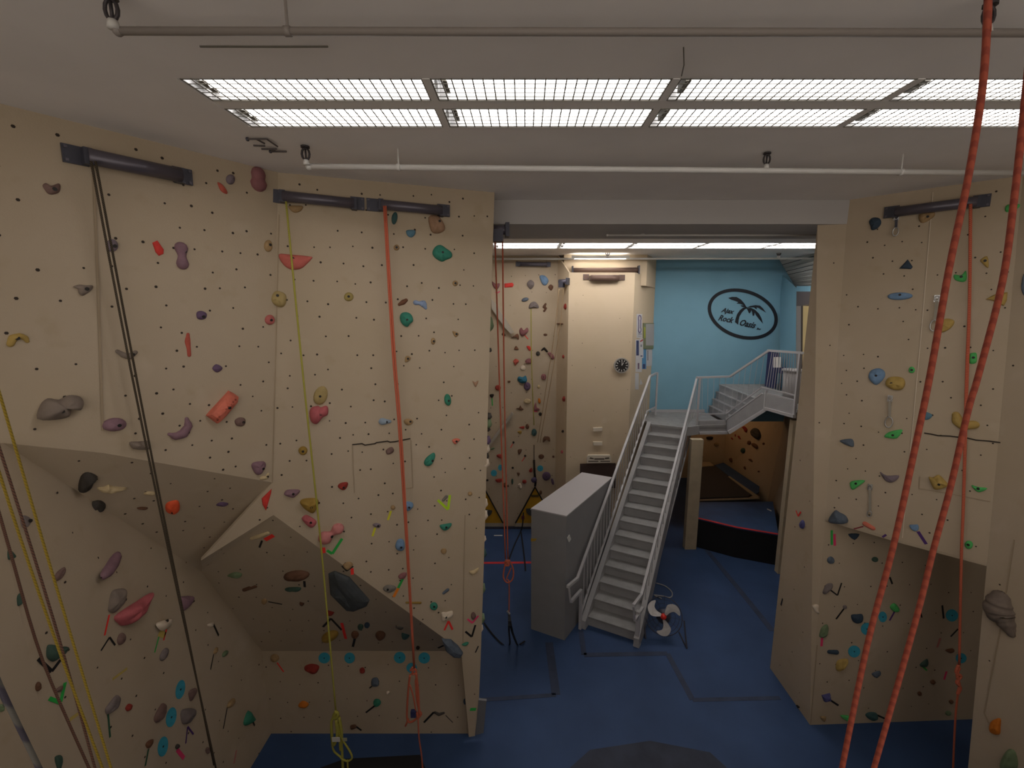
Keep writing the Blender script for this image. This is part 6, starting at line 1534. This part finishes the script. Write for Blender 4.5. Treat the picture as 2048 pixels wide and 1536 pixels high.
webbing([at_y(1047, 1025, 9.8), at_y(1045, 1050, 9.75), at_z(1041, 1064, .02), at_z(1028, 1092, .012), at_z(1017, 1122, .012)], .03, sd); webbing([at_z(1042, 1064, .02), at_z(1046, 1092, .012), at_z(1050, 1128, .012), at_z(1051, 1142, .012)], .03, sd)
MB().box(at_y(1046, 1035, 9.79), (.035, 0, 0), (0, .02, 0), (0, 0, .04)).build('buckle', mat('dark_red_buckle', (.10, .02, .03, 1)), sd)
hs = tag(empty('hanging_strap', at_y(1070, 965, 9.82)), 'purple and black gear strap hanging above the yellow pad', 'strap')
webbing([at_y(1068, 920, 9.85), at_y(1069, 945, 9.84), at_y(1071, 962, 9.82), at_y(1070, 973, 9.82)], .05, hs)
MB().ball(at_y(1068, 960, 9.80), .07, 8, 6, (1, .6, 1)).build('buckle', mat('purple_gear', (.07, .05, .11, 1), .6), hs, True)
# things on the upper platform
PUc = lambda x, y, o: on_plane(x, y, F1 + V((o, 0, 0)), V((1, 0, 0)))
ps = tag(empty('paper_sign', PU(1556, 726)), 'white three-fold paper sign tied to the upper platform railing', 'sign')
for k, (xa, xb) in enumerate(((1549.5, 1553), (1554, 1560), (1561, 1564.5))):
    q = [PU(xa + 1, 714), PU(xb + .5, 714), PU(xb, 735), PU(xa, 735)]; MB().prism([p + outn * .03 for p in q], outn * .004).build('sheet', M_WHITE, ps)
nc = tag(empty('chair', V((5.88, 9.85, 3.4))), 'navy fabric chair on the upper platform behind the railing', 'chair')
c = V((5.88, 9.85, 3.4))
MB().aabox(c.x - .25, c.x + .25, c.y - .25, c.y + .25, 3.82, 3.90).build('seat', M_NAVY, nc); MB().aabox(c.x + .2, c.x + .27, c.y - .25, c.y + .25, 3.88, 4.35).build('backrest', M_NAVY, nc)
MB().aabox(c.x - .27, c.x - .2, c.y - .05, c.y + .30, 3.45, 4.25).build('side_panel', M_NAVY, nc)
for i in (-1, 1):
    for j in (-1, 1): MB().aabox(c.x + .22 * i - .015, c.x + .22 * i + .015, c.y + .22 * j - .015, c.y + .22 * j + .015, 3.4, 3.83).build('leg', M_DARK, nc)
tb = tag(empty('plastic_bin', V((6.0, 9.1, 3.4))), 'pale grey plastic bin on the upper platform beside the navy chair', 'bin')
tz = PUc(1585, 780, .5); bw = MB()
c2 = PUc(1586, 772, .45)
bw.tube([V((c2.x, c2.y, 3.401)), V((c2.x, c2.y, 3.41)), V((c2.x, c2.y, c2.z + .30))], [.13, .16, .20], 16); bw.build('bucket', mat('pale_grey_plastic', (.40, .38, .38, 1), .5), tb, True)
MB().tube([V((c2.x, c2.y, c2.z + .295)), V((c2.x, c2.y, c2.z + .33))], .215, 16).build('rim', mat('pale_grey_plastic', (.40, .38, .38, 1)), tb, True)
# grey skirting offcut and clear sleeve leaning at the corner foot
ps0 = [at_z(945, 1470, 0), at_z(966, 1468, 0)]
cs = MB(); yq = onC(955, 1470).y
cs.prism([at_y(951, 1470, yq - .02), at_y(967, 1466, yq), at_y(973, 1402, yq + .02), at_y(957, 1400, yq)], (.0, .03, 0)); o = cs.build('corner_guard', mat('grey_guard_plastic', (.17, .17, .18, 1), .5)); tag(o, 'grey plastic corner guard at the foot of the front block', 'guard')
